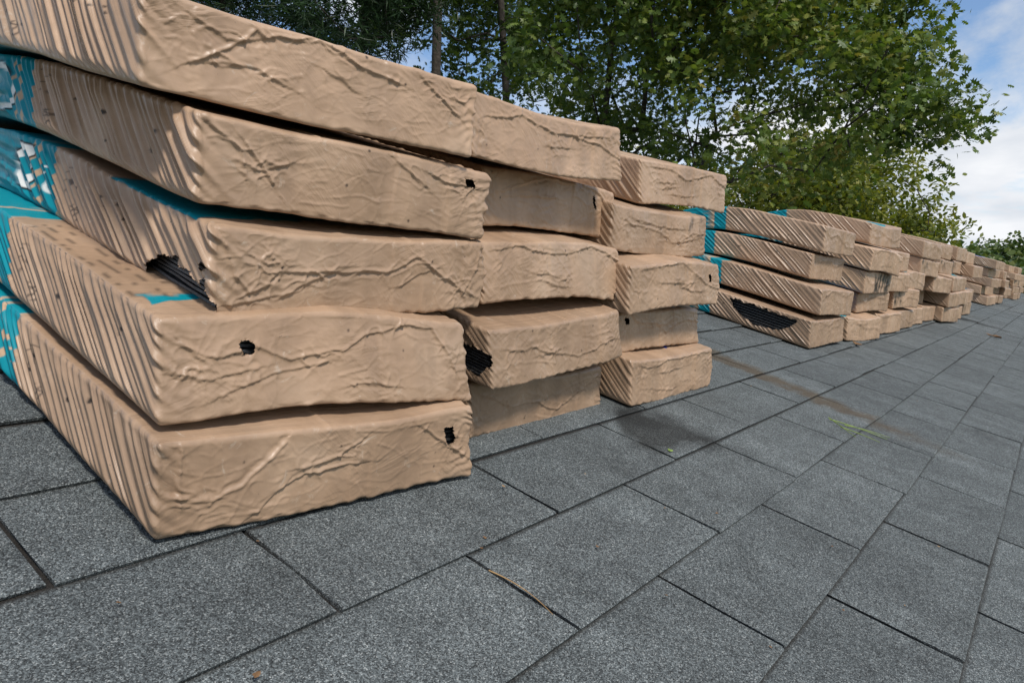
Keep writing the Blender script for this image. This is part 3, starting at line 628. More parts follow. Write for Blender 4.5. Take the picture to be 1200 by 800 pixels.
BC = 'bundle'
def bundle(label, group, px, py, ph, yaw, T, roll, lean, skew=0.0, **kw):
    me, lay = make_bundle_mesh('wrapper', T=T, lean=lean, skew=skew, yoff=py, **kw)
    root = link('shingle_bundle', None); root.empty_display_size = 0.1; root.matrix_world = pose(px, py, ph, yaw, roll)
    tag(root, label, BC, group)
    link('wrapper', me, root)
    if lay is not None: link('shingle_layers', lay, root)
    return root
G1 = 'shingle bundles of the tall stack'
def build_stack_one():
    A = 'tall stack\'s outer column'
    S5 = [([(.32, .90), (.27, .70), (.235, .55), (.215, .45), (.14, .34), (.09, .36), (.05, .43)], .0042, .0030), ([(.055, .95), (.05, .7), (.055, .4)], .003, .003), ([(.32, .35), (.39, .46), (.47, .47), (.56, .48)], .003, .0022), ([(.38, .55), (.5, .6), (.56, .78)], .0026, .0024), ([(.25, .15), (.32, .36)], .0022, .0025), ([(.8, .8), (.9, .55), (.97, .35)], .0028, .0025), ([(.12, .12), (.3, .18)], .0018, .002), ([(.55, .93), (.7, .88), (.85, .9)], .002, .0025)]
    bundle('bottom bundle in the ' + A + ', lying on the roof with a curved fold', G1, .276, .477, 0.004, -.042, .078, -.009, .20, -.061, seed=5, strokes=S5, bunches=[(.13, .34, .016, .003), (.93, .62, .012, .004)], fine=.00115, fine_x=.00115, fine_y=.0018, fine_to=.46, strip=.05, step=4, bump_amp=.003,
           holes=hole_front([('f', .905, .66, .0075, .0105)]), layers=True, printer=printer_factory(.315, emblem='cross'), pleat=.0165, pleat_slope=1.0, sag=-.002)
    S4 = [([(.06, .75), (.10, .6), (.15, .58), (.25, .68), (.36, .50), (.51, .55), (.6, .75), (.73, .93)], .004, .003), ([(.05, .45), (.12, .38), (.25, .45)], .003, .003), ([(.15, .2), (.3, .38), (.45, .42)], .0025, .002), ([(.55, .2), (.62, .24), (.7, .2)], .0026, .003), ([(.73, .93), (.86, .9), (.93, .6), (.95, .4)], .0034, .003), ([(.5, .3), (.6, .38)], .002, .002)]
    bundle('second bundle up in the ' + A + ', black lettering along its top', G1, .285, .508, .088, -.040, .081, -.024, .38, -.056, seed=8, strokes=S4, bunches=[(.08, .55, .02, .0042), (.95, .5, .012, .004), (.98, .1, .014, .005)], fine=.00115, fine_x=.00115, fine_y=.0018, fine_to=.46, strip=.05, step=4, bump_amp=.003,
           holes=hole_front([('f', .225, .66, .0075, .0065)]), layers=True, printer=printer_factory(.338, emblem='round', toptext=True, patch=[(.012, .11, .035, .062, TEAL)]), pleat=.015, pleat_slope=1.15, sag=.007)
    S3 = [([(.03, .81), (.06, .48), (.1, .3), (.15, .38), (.19, .54), (.37, .58), (.58, .6), (.69, .77), (.8, .5), (.95, .24)], .004, .003), ([(.05, .15), (.2, .3), (.37, .57)], .0034, .003), ([(.15, .75), (.22, .55)], .002, .002), ([(.62, .4), (.72, .55)], .0022, .002), ([(.92, .3), (.97, .8)], .003, .003)]
    bundle('third bundle up in the ' + A + ', torn along its lower corner', G1, .340, .544, .166, -.035, .076, .014, .25, 0.0, seed=13, strokes=S3, bunches=[(.14, .62, .022, .0046), (.88, .32, .018, .004)], fine=.00115, fine_x=.00115, fine_y=.0018, fine_to=.46, strip=.05, step=4, bump_amp=.003,
           holes=hole_front([('lb', -.004, .125, .06, .42), ('l', .006, .020, .44, .56), ('l', .006, .020, .27, .40)]), layers=True, printer=printer_factory(.352, emblem='frame', patch=[(.0, .30, .03, .2, TEAL)]), pleat=.019, pleat_slope=1.3, pleat_amp=1.4, sag=-.005)
    S2 = [([(.12, .75), (.17, .55), (.2, .35)], .0036, .003), ([(.03, .9), (.1, .7), (.12, .4)], .003, .003), ([(.2, .55), (.24, .62)], .004, .003), ([(.4, .3), (.5, .36), (.56, .33)], .002, .002), ([(.62, .85), (.72, .62)], .0026, .002), ([(.75, .8), (.85, .72), (.93, .75)], .0028, .0025), ([(.3, .15), (.45, .2)], .002, .002), ([(.57, .95), (.56, .5), (.57, .05)], .0012, .003), ([(.65, .95), (.66, .5), (.65, .1)], .0012, .003)]
    bundle('fourth bundle up in the ' + A + ', dark blotch near its far corner', G1, .336, .585, .256, -.030, .076, -.017, .21, -.076, seed=21, strokes=S2, bunches=[(.16, .5, .016, .0036), (.92, .66, .016, .0046)], fine=.00115, fine_x=.00115, fine_y=.0018, fine_to=.46, strip=.05, step=4, bump_amp=.003,
           holes=hole_front([('f', .915, .80, .008, .005)]), layers=True, printer=printer_factory(.375, emblem='round'), pleat=.015, pleat_slope=1.0, pleat_amp=1.4)
    S1 = [([(.12, .4), (.2, .62), (.28, .91), (.31, .84), (.44, .98), (.59, .83), (.7, .75)], .0042, .003), ([(.12, .85), (.2, .72), (.27, .8)], .003, .003), ([(.18, .45), (.28, .5), (.35, .4)], .0026, .003), ([(.48, .62), (.54, .55)], .003, .002), ([(.6, .7), (.62, .35), (.6, .05)], .0012, .003), ([(.8, .85), (.88, .7), (.93, .55)], .0028, .0022)]
    bundle('topmost bundle in the ' + A + ' with a raised fold across its end', G1, .302, .626, .338, -.06, .077, .007, .255, -.135, seed=34, strokes=S1, bunches=[(.1, .7, .02, .003), (.93, .75, .017, .005)], fine=.00115, fine_x=.00115, fine_y=.0018, fine_to=.46, strip=.05, step=4, bump_amp=.003,
           printer=printer_factory(.385, emblem='round'), pleat=.0165, pleat_slope=.9, pleat_amp=1.15)
    B = 'tall stack\'s middle column'
    rows = [('bottom bundle in the ' + B + ', plain end shaded by the one above', .696, .511, -.001, .016, .071, -.03, .243, dict(W=.335, seed=41, sag=-0.003, crumple=.6)),
            ('second bundle up in the ' + B + ', its side torn open on black shingles', .687, .489, .077, .034, .072, .036, .309, dict(seed=42, sag=-0.007, holes=hole_front([('l', -.006, .07, .14, .62)]), layers=True)),
            ('third bundle up in the ' + B + ', smooth end with ragged right corner', .71, .55, .166, -.007, .077, .009, .33, dict(seed=43, sag=0.006, holes=hole_front([('f', .99, .05, .012, .008)]), layers=True)),
            ('fourth bundle up in the ' + B + ', with a small black slot', .760, .622, .252, -.014, .078, -.001, .223, dict(seed=44, sag=0.006, holes=hole_front([('f', .82, .68, .0045, .011)]), layers=True)),
            ('topmost bundle in the ' + B + ', its end creased and dented', .684, .598, .342, -.03, .076, .027, .289, dict(seed=45, sag=-0.008, crumple=1.3, printer=printer_factory(.37, patch=[(.08, .19, .03, .05, TEAL)])))]
    for lab, x, y, h, yaw, T, roll, lean, kw in rows:
        kw.setdefault('printer', printer_factory(.37)); sd_ = kw['seed']
        bundle(lab, G1, x, y, h, yaw, T, roll, lean, 0.0, strokes=rand_strokes(sd_), bunches=rand_bunch(sd_), fine=.0015, fine_x=.0015, fine_y=.0028, fine_to=.13, strip=.05, pleat=.012, pleat_amp=.7, **kw)
    C_ = 'tall stack\'s inner column'
    rows = [('bottom bundle in the ' + C_ + ', round-cornered, lying on damp shingles', 1.072, .478, .003, .005, .074, -.003, .256, dict(seed=51, sag=-0.005, printer=printer_factory(.37, patch=[(.0, .09, .035, .3, TEAL), (.2, .3, .035, .3, BLUE)]))),
            ('second bundle up in the ' + C_ + ', set back under the one above', 1.064, .535, .073, -.015, .068, .006, .277, dict(seed=52, sag=0.004, holes=hole_front([('f', .14, .80, .009, .007)]), layers=True, crumple=.6)),
            ('third bundle up in the ' + C_ + ', jutting out with a small hole', 1.045, .515, .152, -.01, .077, .03, .247, dict(seed=53, sag=0.006, W=.35, holes=hole_front([('f', .88, .66, .0075, .008)]), layers=True, crumple=1.2)),
            ('fourth bundle up in the ' + C_ + ', grey smudges on its end', 1.062, .590, .240, -.047, .076, .019, .242, dict(seed=54, sag=-0.006, printer=printer_factory(.37, smear=[(.5, 1., .55, 1., -.25)]))),
            ('topmost bundle in the ' + C_ + ', lower than its neighbour and tilted', 1.204, .636, .319, -.062, .076, .045, .279, dict(seed=55, sag=0.005))]
    for lab, x, y, h, yaw, T, roll, lean, kw in rows:
        kw.setdefault('printer', printer_factory(.37)); sd_ = kw['seed']
        bundle(lab, G1, x, y, h, yaw, T, roll, lean, 0.0, strokes=rand_strokes(sd_), bunches=rand_bunch(sd_), fine=.0018, fine_x=.0018, fine_y=.003, fine_to=.12, strip=.05, pleat=.013, pleat_amp=.7, **kw)
build_stack_one()
G2 = 'shingle bundles of the stack beyond the gap'
def build_stack_two():
    D_ = 'row facing the gap'
    rows = [('bottom bundle of the ' + D_ + ', torn wide open on black shingles', 2.259, .511, .003, -.033, .078, .02, .28, dict(seed=61, nl=8, holes=hole_front([('l', .04, .27, .18, .93)]), layers=True)),
            ('second bundle up in the ' + D_ + ', long pleated side with teal band', 2.31, .528, .100, -.05, .077, -.015, .238, dict(seed=62, W=.325, bend=1.15)),
            ('third bundle up in the ' + D_ + ', end set back above the longer one', 2.385, .612, .190, -.055, .077, -.005, .211, dict(seed=63, W=.322, bend=1.08)),
            ('topmost bundle of the ' + D_ + ', pleated side with dark scuffs', 2.40, .605, .280, -.05, .078, -.003, .219, dict(seed=64, W=.315, bend=1.05))]
    for lab, x, y, h, yaw, T, roll, lean, kw in rows:
        kw.pop('smear', None); sd_ = kw['seed']
        bundle(lab, G2, x, y, h, yaw, T, roll, lean, 0.0, strokes=rand_strokes(sd_)[:2], bunches=rand_bunch(sd_), fine=.0035, fine_x=.004, fine_y=.003, fine_to=.38, strip=.06, pleat=.0185, pleat_amp=.55, bump_amp=.0048, pleat_slope=1.35, printer=printer_factory(.335), **kw)
    E_ = 'of the stack beyond the gap'
    rows = [('low squat bundle ' + E_ + ', beside the torn one on the roof', 2.677, .502, .003, -.109, .077, .008, .25, dict(seed=71, sag=-0.006, printer=printer_factory(.34, patch=[(.0, .25, .01, .3, TEAL), (.1, .2, .05, .2, BLUE)]))),
            ('grey smudged bundle ' + E_ + ', second layer', 2.902, .548, .081, -.12, .074, .03, .202, dict(seed=72, sag=0.006)),
            ('bundle ' + E_ + ' with its end smeared black', 2.86, .538, .160, -.048, .077, .009, .221, dict(seed=73, W=.36, printer=printer_factory(.34, smear=[(.35, .95, .0, 1., .25)]))),
            ('bundle ' + E_ + ' jutting out under the long top one', 2.85, .545, .243, -.107, .078, -.024, .186, dict(seed=74, sag=0.008, W=.36, bend=1.02)),
            ('long top bundle ' + E_ + ', drooping over the ridge', 2.97, .60, .333, -.12, .077, .03, .222, dict(seed=75, sag=-0.007, W=.335, bend=.98, printer=printer_factory(.33, patch=[(.2, .3, .02, .12, TEAL)]))),
            ('bottom bundle ' + E_ + ' beside the low squat one', 3.129, .487, .003, -.054, .078, .014, .224, dict(seed=76)),
            ('second layer bundle ' + E_ + ', grey rubbed corner', 3.46, .523, .088, -.13, .078, .034, .221, dict(seed=77, sag=0.007, printer=printer_factory(.34, smear=[(.0, .3, .2, 1., -.1)]))),
            ('third layer bundle ' + E_ + ' next to the black smeared end', 3.26, .53, .167, -.05, .077, .0, .221, dict(seed=78)),
            ('pale third layer bundle ' + E_ + ' with teal on its top', 3.62, .526, .168, -.062, .078, .013, .218, dict(seed=79, sag=0.006, printer=printer_factory(.34, patch=[(.02, .2, .01, .1, TEAL)]))),
            ('fourth layer bundle ' + E_ + ' tucked under the long one', 3.28, .57, .248, -.06, .077, 0, .22, dict(seed=80)),
            ('end bundle on the roof ' + E_, 3.49, .487, .003, -.03, .078, .01, .22, dict(seed=81)),
            ('last bundle on the roof ' + E_ + ', next to the third stack', 3.85, .492, .003, -.02, .078, .0, .22, dict(seed=82))]
    for lab, x, y, h, yaw, T, roll, lean, kw in rows:
        kw.setdefault('printer', printer_factory(.34)); sd_ = kw['seed']
        bundle(lab, G2, x, y, h, yaw, T, roll, lean, 0.0, strokes=rand_strokes(sd_)[:2], bunches=rand_bunch(sd_), fine=.004, fine_x=.005, fine_to=.34, strip=.06, pleat=.019, pleat_amp=.5, bump_amp=.0045, pleat_slope=1.35, **kw)
build_stack_two()
def build_far_stacks():
    proto = []
    for k in range(6):
        sd_ = 90 + k
        me, _ = make_bundle_mesh('shingle_bundle', seed=sd_, lean=.22, yoff=.5, strokes=rand_strokes(sd_)[:1], bunches=rand_bunch(sd_), fine=.006, fine_x=.008, fine_to=.36, strip=.06, pleat=.023, pleat_amp=.35, bump_amp=.0042, pleat_slope=1.3, W=.335,
                                 printer=printer_factory(.34, dots=False, patch=[[(.02, .2, .02, .2, TEAL)], None, [(.05, .3, .1, .3, BLUE)], None, [(.1, .33, .01, .1, TEAL)], None][k], smear=[(.0, .4, .2, 1., -.1)] if k == 3 else None))
        proto.append(me)
    rng = random.Random(77)
    words = ['bottom', 'second', 'third', 'fourth', 'topmost']
    stacks = [('third', [4.66, 5.02, 5.38, 5.74], 5, 3.98), ('fourth', [7.95, 8.31, 8.67, 9.03, 9.4], 5, None), ('last', [11.3, 11.66, 12.02, 12.4, 12.76, 13.12], 5, None)]
    for nm, xs, nl, lead in stacks:
        for ly in range(nl):
            for ci, x0 in enumerate(xs):
                if ly == 4 and rng.random() < 0.12: continue
                me = proto[rng.randrange(6)]
                o = link('shingle_bundle', me); x = x0 + (rng.uniform(-.09, .02) if ci == 0 else rng.uniform(-.012, .012)) + .02 * ly; y = .45 + rng.uniform(-.04, .09) + .02 * ly
                o.matrix_world = pose(x, y, .004 + ly * .0835 + rng.uniform(-.002, .004), rng.uniform(-.13, .0), rng.uniform(-.012, .012))
                tag(o, 'tan bundle in the %s layer of the %s stack from the open gap' % (words[ly], nm), BC, 'shingle bundles of the %s stack' % nm)
    # the step of bundles leading up to the third stack
    for x, y, h, yaw, k, lab in ((3.96, .556, .322, -.10, 1, 'pale topped bundle bridging the second and third stacks, topmost'), (3.97, .54, .238, -.09, 3, 'bundle bridging the second and third stacks, under the pale topped one'),
                            (4.28, .50, .164, -.12, 4, 'long pleated bundle with teal mark leading the third stack'), (4.10, .56, .084, -.05, 5, 'short bundle under the long pleated one leading the third stack'), (4.25, .50, .004, -.05, 0, 'bundle on the roof between the second and third stacks')):
        o = link('shingle_bundle', proto[k]); o.matrix_world = pose(x, y, h, yaw, 0.0); tag(o, lab, BC, 'shingle bundles of the third stack')
build_far_stacks()

# ------------------------------------------------------------------ trees
def frames(rng, n, tilt):
    """random leaf frames: axis, side, normal with the normals leaning mostly up"""
    az = rng.uniform(0, 2 * np.pi, n); el = rng.normal(-0.35, 0.45, n)
    ax = np.stack([np.cos(az) * np.cos(el), np.sin(az) * np.cos(el), np.sin(el)], 1)
    up = np.tile([0, 0, 1.0], (n, 1)) + rng.normal(0, tilt, (n, 3))
    nn = up - (up * ax).sum(1, keepdims=True) * ax; nn /= np.linalg.norm(nn, axis=1, keepdims=True)
    return ax, np.cross(nn, ax), nn
OAK = [(0, 0), (.22, .07), (.30, .34), (.42, .10), (.56, .42), (.64, .12), (.80, .28), (1, 0)]
OAK = OAK + [(x, -y) for x, y in OAK[-2:0:-1]]
SIMPLE = [(0, 0), (.35, .22), (.7, .2), (1, 0), (.7, -.2), (.35, -.22)]
TUFT = [(0, 0), (.5, .06), (1, 0), (.5, -.06)]
FAR = [(0, 0), (.3, .34), (.7, .28), (1, -.05), (.6, -.34), (.2, -.25)]
def leaf_mesh(name, P, size, shape, rng, tilt=0.7, tint=None):
    n = len(P); ax, si, nn = frames(rng, n, tilt); s = size * rng.uniform(0.7, 1.25, n)
    B = np.array(shape); k = len(B)
    cup = -0.25 * (B[:, 0] - 0.4) ** 2 - 0.2 * np.abs(B[:, 1])
    V = P[:, None, :] + s[:, None, None] * (B[None, :, 0:1] * ax[:, None, :] + B[None, :, 1:2] * si[:, None, :] + cup[None, :, None] * nn[:, None, :])
    me = np_mesh(name, V.reshape(-1, 3), np.arange(n * k).reshape(n, k), False)
    t = np.clip((rng.uniform(0, 1, n) * 0.75 + (0 if tint is None else tint)), 0, 1)
    a = me.attributes.new('tint', 'FLOAT', 'FACE'); a.data.foreach_set('value', t.astype(np.float32))
    return me
def tube_mesh(name, nodes, par, rad, k=6):
    nodes = np.array(nodes); V, F = [], []
    for i, p in enumerate(par):
        if p < 0: continue
        a, b = nodes[p], nodes[i]; d = b - a; L_ = np.linalg.norm(d)
        if L_ < 1e-5: continue
        d /= L_; u = np.cross(d, [0.31, 0.52, 0.79]); u /= np.linalg.norm(u); v = np.cross(d, u); base = len(V)
        kk = k if rad[i] > 0.03 else 4
        ra = min(rad[p], rad[i] * 1.6)
        for c, r in ((a - d * ra * 0.3, ra), (b, rad[i])):
            for j in range(kk):
                t = 2 * math.pi * j / kk; V.append(c + r * (math.cos(t) * u + math.sin(t) * v))
        F += [(base + j, base + (j + 1) % kk, base + kk + (j + 1) % kk, base + kk + j) for j in range(kk)]
    return np_mesh(name, np.array(V), np.array(F), True)
def skeleton(base, top, tips, rng, tip_r=0.008, trunk_seg=7, lean=0.15, power=2.35):
    nodes = [np.array(base, float)]; par = [-1]
    for i in range(1, trunk_seg + 1):
        t = i / trunk_seg; p = np.array(base) * (1 - t) + np.array(top) * t + rng.normal(0, lean * 0.6, 3) * (0 < t < 1) * [1, 1, 0.2]; nodes.append(p); par.append(i - 1)
    start = max(2, int(trunk_seg * 0.45))
    order = sorted(range(len(tips)), key=lambda i: np.min(np.linalg.norm(np.array(nodes[start:]) - tips[i], axis=1)))
    ends = []
    depth = [0] * len(nodes)
    for i in order:
        A = np.array(nodes); d = np.linalg.norm(A - tips[i], axis=1); d = d + 0.9 * np.clip(A[:, 2] - tips[i][2] + 0.2, 0, 9); d[:start] = 99
        j = int(np.argmin(d)); a = nodes[j]; b = tips[i]; L_ = np.linalg.norm(b - a); m = max(1, int(L_ / 0.55)); prev = j
        for q in range(1, m + 1):
            t = q / m; p = a * (1 - t) + b * t + np.array([0, 0, 0.10 * L_ * math.sin(math.pi * t)]) + rng.normal(0, 0.05 * min(L_, 1.5), 3) * (t < 1)
            nodes.append(p); par.append(prev); prev = len(nodes) - 1
        ends.append(prev)
    rad = np.zeros(len(nodes)); 
    acc = np.zeros(len(nodes))
    for i in range(len(nodes) - 1, -1, -1):
        r = max(tip_r ** power, acc[i]); rad[i] = r ** (1 / power)
        if par[i] >= 0: acc[par[i]] += r
    return nodes, par, rad
def clump_leaves(rng, tips, n_per, rad, flat=0.7):
    P = []
    for t in tips:
        n = int(n_per * rng.uniform(0.6, 1.4)); nsub = max(3, n // 14)
        sub = t + rng.normal(0, 1, (nsub, 3)) * rad * np.array([0.55, 0.55, 0.55 * flat])
        c = sub[rng.integers(0, nsub, n)]; P.append(c + rng.normal(0, 1, (n, 3)) * rad * 0.20)
    return np.concatenate(P)
M_OAK = mat_leaf('oak_leaf', [(0.05, 0.088, 0.02), (0.08, 0.13, 0.026), (0.125, 0.175, 0.034), (0.19, 0.21, 0.045), (0.30, 0.19, 0.06)])
M_YEL = mat_leaf('yellow_green_leaf', [(0.075, 0.105, 0.018), (0.13, 0.16, 0.025), (0.21, 0.21, 0.03), (0.30, 0.25, 0.04)])
M_DARK = mat_leaf('dark_leaf', [(0.03, 0.055, 0.016), (0.05, 0.085, 0.02), (0.08, 0.12, 0.026), (0.12, 0.15, 0.034)])
M_PINE = mat_leaf('pine_needles', [(0.014, 0.034, 0.014), (0.028, 0.06, 0.02), (0.05, 0.085, 0.03)], 0.2)
M_FAR = mat_leaf('far_leaf', [(0.05, 0.09, 0.03), (0.08, 0.125, 0.036), (0.13, 0.16, 0.045), (0.16, 0.17, 0.05)], 0.25)
def in_poly(p, poly):
    c = False; j = len(poly) - 1
    for i in range(len(poly)):
        if (poly[i][1] > p[1]) != (poly[j][1] > p[1]) and p[0] < (poly[j][0] - poly[i][0]) * (p[1] - poly[i][1]) / (poly[j][1] - poly[i][1]) + poly[i][0]: c = not c
        j = i
    return c
def crown_tips(rng, poly, n, d0, d1, gaps=()):
    xs = [p[0] for p in poly]; ys = [p[1] for p in poly]; out = []
    while len(out) < n:
        p = (rng.uniform(min(xs), max(xs)), rng.uniform(min(ys), max(ys)))
        if not in_poly(p, poly) or any(math.hypot(p[0] - g[0], p[1] - g[1]) < g[2] for g in gaps): continue
        out.append(at(p[0], p[1], rng.uniform(d0, d1)))
    return out
def make_tree(name, label, cat, base, top, tips, rng, n_per, rad, size, shape, leaf_mat, tip_r=0.008, bare=(), tilt=0.7, tint_fn=None, group=None, flat=0.7, trunk_k=1.0):
    base = np.array(base, float)
    root = link(name, None); root.location = tuple(base); tag(root, label, cat, group)
    nodes, par, rad_ = skeleton(base, top, [np.array(t) for t in list(tips) + list(bare)], rng, tip_r)
    rad_[0] *= 1.25
    rad_ = np.where(np.arange(len(rad_)) < 8, rad_ * trunk_k, rad_)
    nodes = np.array(nodes) - base
    tk = link('trunk', tube_mesh('trunk', nodes, par, rad_), root, M_BARK)
    P = clump_leaves(rng, tips, n_per, rad, flat)
    tint = tint_fn(P) if tint_fn else None
    link('crown', leaf_mesh('crown', P - base, size, shape, rng, tilt, tint), root, leaf_mat)
    return root
GT = 'trees behind the house'
def ground_at(px, dist):
    p = at(px, 400, dist); p[2] = 0.0; return p
def build_trees():
    rng = np.random.default_rng(11)
    # the big oak overhanging the stacks
    poly = [(600, -160), (720, -330), (900, -330), (1030, -160), (1052, -20), (1040, 40), (1066, 70), (1030, 100), (1085, 128), (1040, 155), (1040, 190), (970, 205), (900, 215), (850, 225), (760, 205), (690, 175), (620, 140), (600, 90), (625, 30), (600, -60)]
    gaps = [(705, 72, 24), (640, 20, 18), (745, 88, 26), (838, 138, 34), (862, 185, 24), (790, 60, 14), (985, 118, 22), (1010, 20, 16), (760, 205, 18), (1030, 190, 16)]
    tips = crown_tips(rng, poly, 285, 8.6, 14.5, gaps)
    for q in [(1110, 128), (1098, 132), (1082, 135), (1078, 68), (1062, 20), (1088, 78), (1066, 160), (1075, 0), (1050, 150)]: tips.append(at(*q, 10.2))
    bare = [at(*q, d) for q, d in (((815, 170), 11), ((850, 150), 11), ((865, 195), 10.5), ((835, 110), 11), ((840, 160), 11.5), ((880, 140), 10.8), ((758, 90), 11.5), ((820, 130), 10.6))]
    base = ground_at(668, 12.0); top = at(735, -60, 12.0)
    make_tree('oak_tree', 'broad oak with lobed green leaves overhanging the bundle stacks', 'tree', base, top, tips, rng, 225, .48, .110, OAK, M_OAK, .009, bare, tint_fn=lambda P: np.clip(noise(P[:, 0] * .5, P[:, 1] * .5, P[:, 2] * .5, 4) * .3 - .02, -.2, .3), group=GT)
    # dark trees behind at the left
    for px, topx, d, n, lab, sd_, pol in ((512, 508, 15.5, 150, 'dark leafy tree with straight trunk behind the tall bundle stack', 2, [(420, -330), (610, -330), (640, -60), (640, 60), (590, 120), (520, 90), (430, 60), (400, -60)]),
                                    (578, 590, 17.5, 130, 'slender dark tree with forked trunk just left of the broad oak', 3, [(520, -330), (700, -330), (740, -60), (730, 60), (690, 130), (600, 130), (560, 60), (500, -60)])):
        r2 = np.random.default_rng(sd_); tp = crown_tips(r2, pol, n, d + 0.3, d + 4.5, [(px, 40, 10)])
        make_tree('dark_tree', lab, 'tree', ground_at(px, d), at(topx, -240, d), tp, r2, 120, .62, .15, OAK, M_DARK, .011, group=GT, trunk_k=1.7)
    # pine boughs at the far left
    for px, d, n, lab, sd_, pol in ((425, 11.5, 120, 'feathery dark green pine behind the topmost corner bundle', 5, [(330, -300), (470, -300), (500, -40), (480, 60), (420, 60), (350, 20), (320, -60)]),
                              (265, 13.5, 120, 'second dark pine, farther along behind the corner bundle', 6, [(120, -300), (330, -300), (380, -40), (360, 30), (260, 20), (160, 0), (100, -80)])):
        r2 = np.random.default_rng(sd_); tp = crown_tips(r2, pol, n, d - 1.6, d + 1.8)
        make_tree('pine_tree', lab, 'tree', ground_at(px, d), at(px - 6, -320, d), tp, r2, 330, .46, .19, TUFT, M_PINE, .009, tilt=1.2, group=GT, flat=.5)
    # yellowing trees beyond the oak
    for px, d, n, lab, sd_, pol in ((1035, 21, 90, 'yellow green tree past the oak, above the far bundles', 7, [(950, 175), (1000, 150), (1050, 175), (1078, 215), (1100, 262), (1112, 300), (930, 300), (930, 200)]),
                              (900, 19, 90, 'olive tree filling in below the oak branches', 8, [(880, 195), (930, 165), (990, 170), (1010, 230), (990, 290), (850, 290), (850, 225)]),
                              (780, 22, 70, 'yellowish tree low behind the middle of the stacks', 9, [(690, 175), (740, 185), (800, 215), (860, 232), (880, 290), (690, 290), (660, 220)])):
        r2 = np.random.default_rng(sd_); tp = crown_tips(r2, pol, n, d - 2.5, d + 3.0)
        top = np.mean(tp, axis=0); top[2] += .8
        make_tree('maple_tree', lab, 'tree', ground_at(px, d), top, tp, r2, 130, .65, .15, SIMPLE, M_YEL, .011, group=GT)
    # far trees past the end of the roof
    specs = [(1090, 262, 34, 4.2, 'rounded green tree at the edge of the yellow green one'), (1118, 284, 46, 4.5, 'low rounded tree in the far tree line, near the maple'), (1140, 292, 60, 5, 'dark tree of the far line above the fourth stack'), (1157, 290, 74, 6, 'medium tree of the far line'), (1170, 281, 66, 5, 'tall tree with twin heads in the far line'), (1187, 286, 60, 5, 'broad tree of the far line past the roof end'),
             (1205, 284, 56, 5, 'full tree of the far line beyond the roof corner'), (1230, 280, 58, 6, 'far tree just outside the roof corner'), (1196, 312, 40, 3.6, 'nearer bushy tree just past the roof end'), (1225, 305, 38, 4, 'nearer bushy tree beside the roof end'), (1260, 290, 50, 6, 'far tree away past the gable')]
    for i, (px, py, d, w, lab) in enumerate(specs):
        r2 = np.random.default_rng(40 + i); c = at(px, py, d); h = c[2]; tp = []
        while len(tp) < 46:
            q = r2.normal(0, 1, 3); q /= np.linalg.norm(q); q *= r2.uniform(0.45, 1) ; q = q * [w * .55, w * .55, h * .46]; p = np.array([c[0], c[1], h * .52]) + q
            if p[2] > .6: tp.append(p)
        make_tree('far_tree', lab, 'tree', (c[0], c[1], 0), (c[0], c[1], h * .8), tp, r2, 190, .95, .28, FAR, M_FAR, .02, group='far tree line past the roof end', flat=.8, tint_fn=lambda P, i=i: np.full(len(P), [-.1, .1, -.15, .05, .15][i % 5]))
    # unbroken wood on the horizon
    r2 = np.random.default_rng(99); P = []
    for k in range(900):
        a = r2.uniform(-0.5, 1.9); d = r2.uniform(95, 150); hh = r2.uniform(5, 8.5); c = np.array([d * math.cos(a), d * math.sin(a), 0]); n = 26
        q = r2.normal(0, 1, (n, 3)); q /= np.linalg.norm(q, axis=1, keepdims=True); P.append(c + [0, 0, hh * .5] + q * [2.6, 2.6, hh * .5])
    P = np.concatenate(P); o = link('distant_wood', leaf_mesh('distant_wood', P, 1.5, FAR, r2, 1.0), None, M_FAR)
    tag(o, 'continuous green wood along the horizon behind the trees', 'wood', kind='stuff')
build_trees()

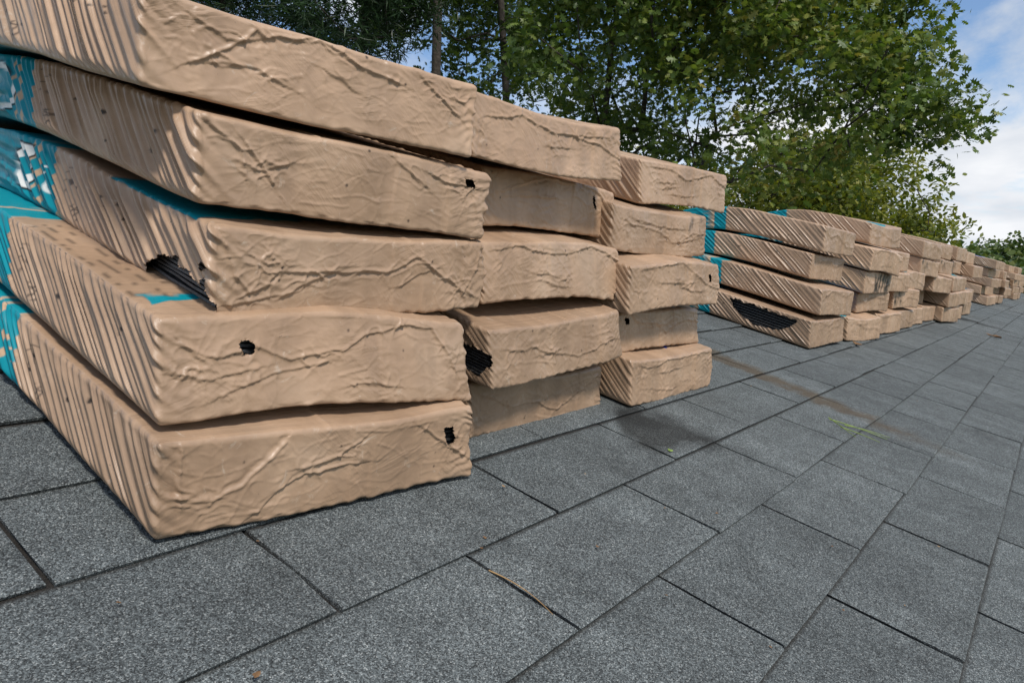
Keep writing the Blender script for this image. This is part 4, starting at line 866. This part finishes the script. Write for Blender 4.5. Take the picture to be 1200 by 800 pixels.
# ------------------------------------------------------------------ small debris on the roof
def build_debris():
    M_NB = mat_simple('dry_needle', [(0.25, 0.14, 0.06), (0.38, 0.24, 0.10)], 60, 0.6); M_NG = mat_simple('green_needle', [(0.12, 0.2, 0.03), (0.25, 0.33, 0.06)], 60, 0.5)
    M_LF = mat_simple('dead_leaf', [(0.10, 0.05, 0.02), (0.22, 0.12, 0.05)], 60, 0.8)
    rng = random.Random(4)
    def needle(p0, p1, r, mat, label, bow=0.02):
        a = roof_pt(p0, .003); b = roof_pt(p1, .003); n = 10; nodes = []
        side = np.array([-(b - a)[1], (b - a)[0], 0])
        for i in range(n + 1):
            t = i / n; nodes.append(a * (1 - t) + b * t + side * bow * 4 * t * (1 - t) + [0, 0, .0015 * math.sin(t * 3)])
        rad = np.array([r * (1 - 0.6 * i / n) for i in range(n + 1)])
        o = link('pine_needle', tube_mesh('pine_needle', np.array(nodes) - a, list(range(-1, n)), rad, 4), None, mat)
        o.matrix_world = RW @ Matrix.Translation(tuple(a)); tag(o, label, 'needle', 'fallen needles on the roof')
    needle((573, 668), (648, 720), .0007, M_NB, 'dry tan pine needle lying along a shingle slot', .06)
    needle((972, 491), (1040, 515), .0012, M_NG, 'green needle in the small crossed bunch, longest', .03)
    needle((971, 489), (1003, 512), .0012, M_NG, 'green needle of the crossed bunch by the brown streak', -.03)
    needle((985, 500), (1031, 518), .0011, M_NG, 'green needle of the crossed bunch by the brown streak', -.02)
    needle((990, 498), (1043, 513), .0010, M_NG, 'green needle of the crossed bunch by the brown streak', .04)
    def crumb(px, s, mat, name, label, cat, grp=None):
        p = roof_pt(px, .001); k = 7; V = [(0, 0, .4 * s)]
        for i in range(k):
            t = 2 * math.pi * i / k; q = s * rng.uniform(.5, 1.1); V.append((q * math.cos(t), q * .7 * math.sin(t), rng.uniform(0, .5) * s))
        V.append((0, 0, 0)); F = [(0, 1 + i, 1 + (i + 1) % k) for i in range(k)] + [(k + 1, 1 + (i + 1) % k, 1 + i) for i in range(k)]
        me = bpy.data.meshes.new(name); me.from_pydata(V, [], F); me.update(); o = link(name, me, None, mat)
        o.matrix_world = RW @ Matrix.Translation(tuple(p)) @ Matrix.Rotation(rng.uniform(0, 6), 4, 'Z'); tag(o, label, cat, grp)
    crumb((1166, 395), .034, M_LF, 'dead_leaf', 'curled brown oak leaf lying by the dark damp streak', 'leaf')
    crumb((1159, 393), .02, M_LF, 'dead_leaf', 'small brown leaf scrap touching the curled leaf', 'leaf')
    crumb((1004, 404), .02, M_LF, 'dead_leaf', 'brown leaf scrap under the low squat bundle', 'leaf')
    crumb((785, 528), .006, M_NG, 'leaf_scrap', 'tiny green leaf scrap on the damp patch', 'leaf')
    crumb((301, 791), .0045, M_LF, 'leaf_scrap', 'tiny brown leaf scrap on the open shingles', 'leaf')
    for px in ((564, 642), (568, 630), (139, 706), (686, 555), (700, 640), (779, 595), (1060, 709), (840, 601), (903, 758), (988, 715), (780, 697), (975, 640), (1100, 640), (590, 570), (302, 634), (880, 452), (1075, 470)):
        crumb(px, rng.uniform(.0014, .0028), rng.choice((M_NB, M_LF)), 'crumb', 'tiny orange brown crumb of debris on the shingles', 'debris', 'crumbs of debris on the roof')
build_debris()
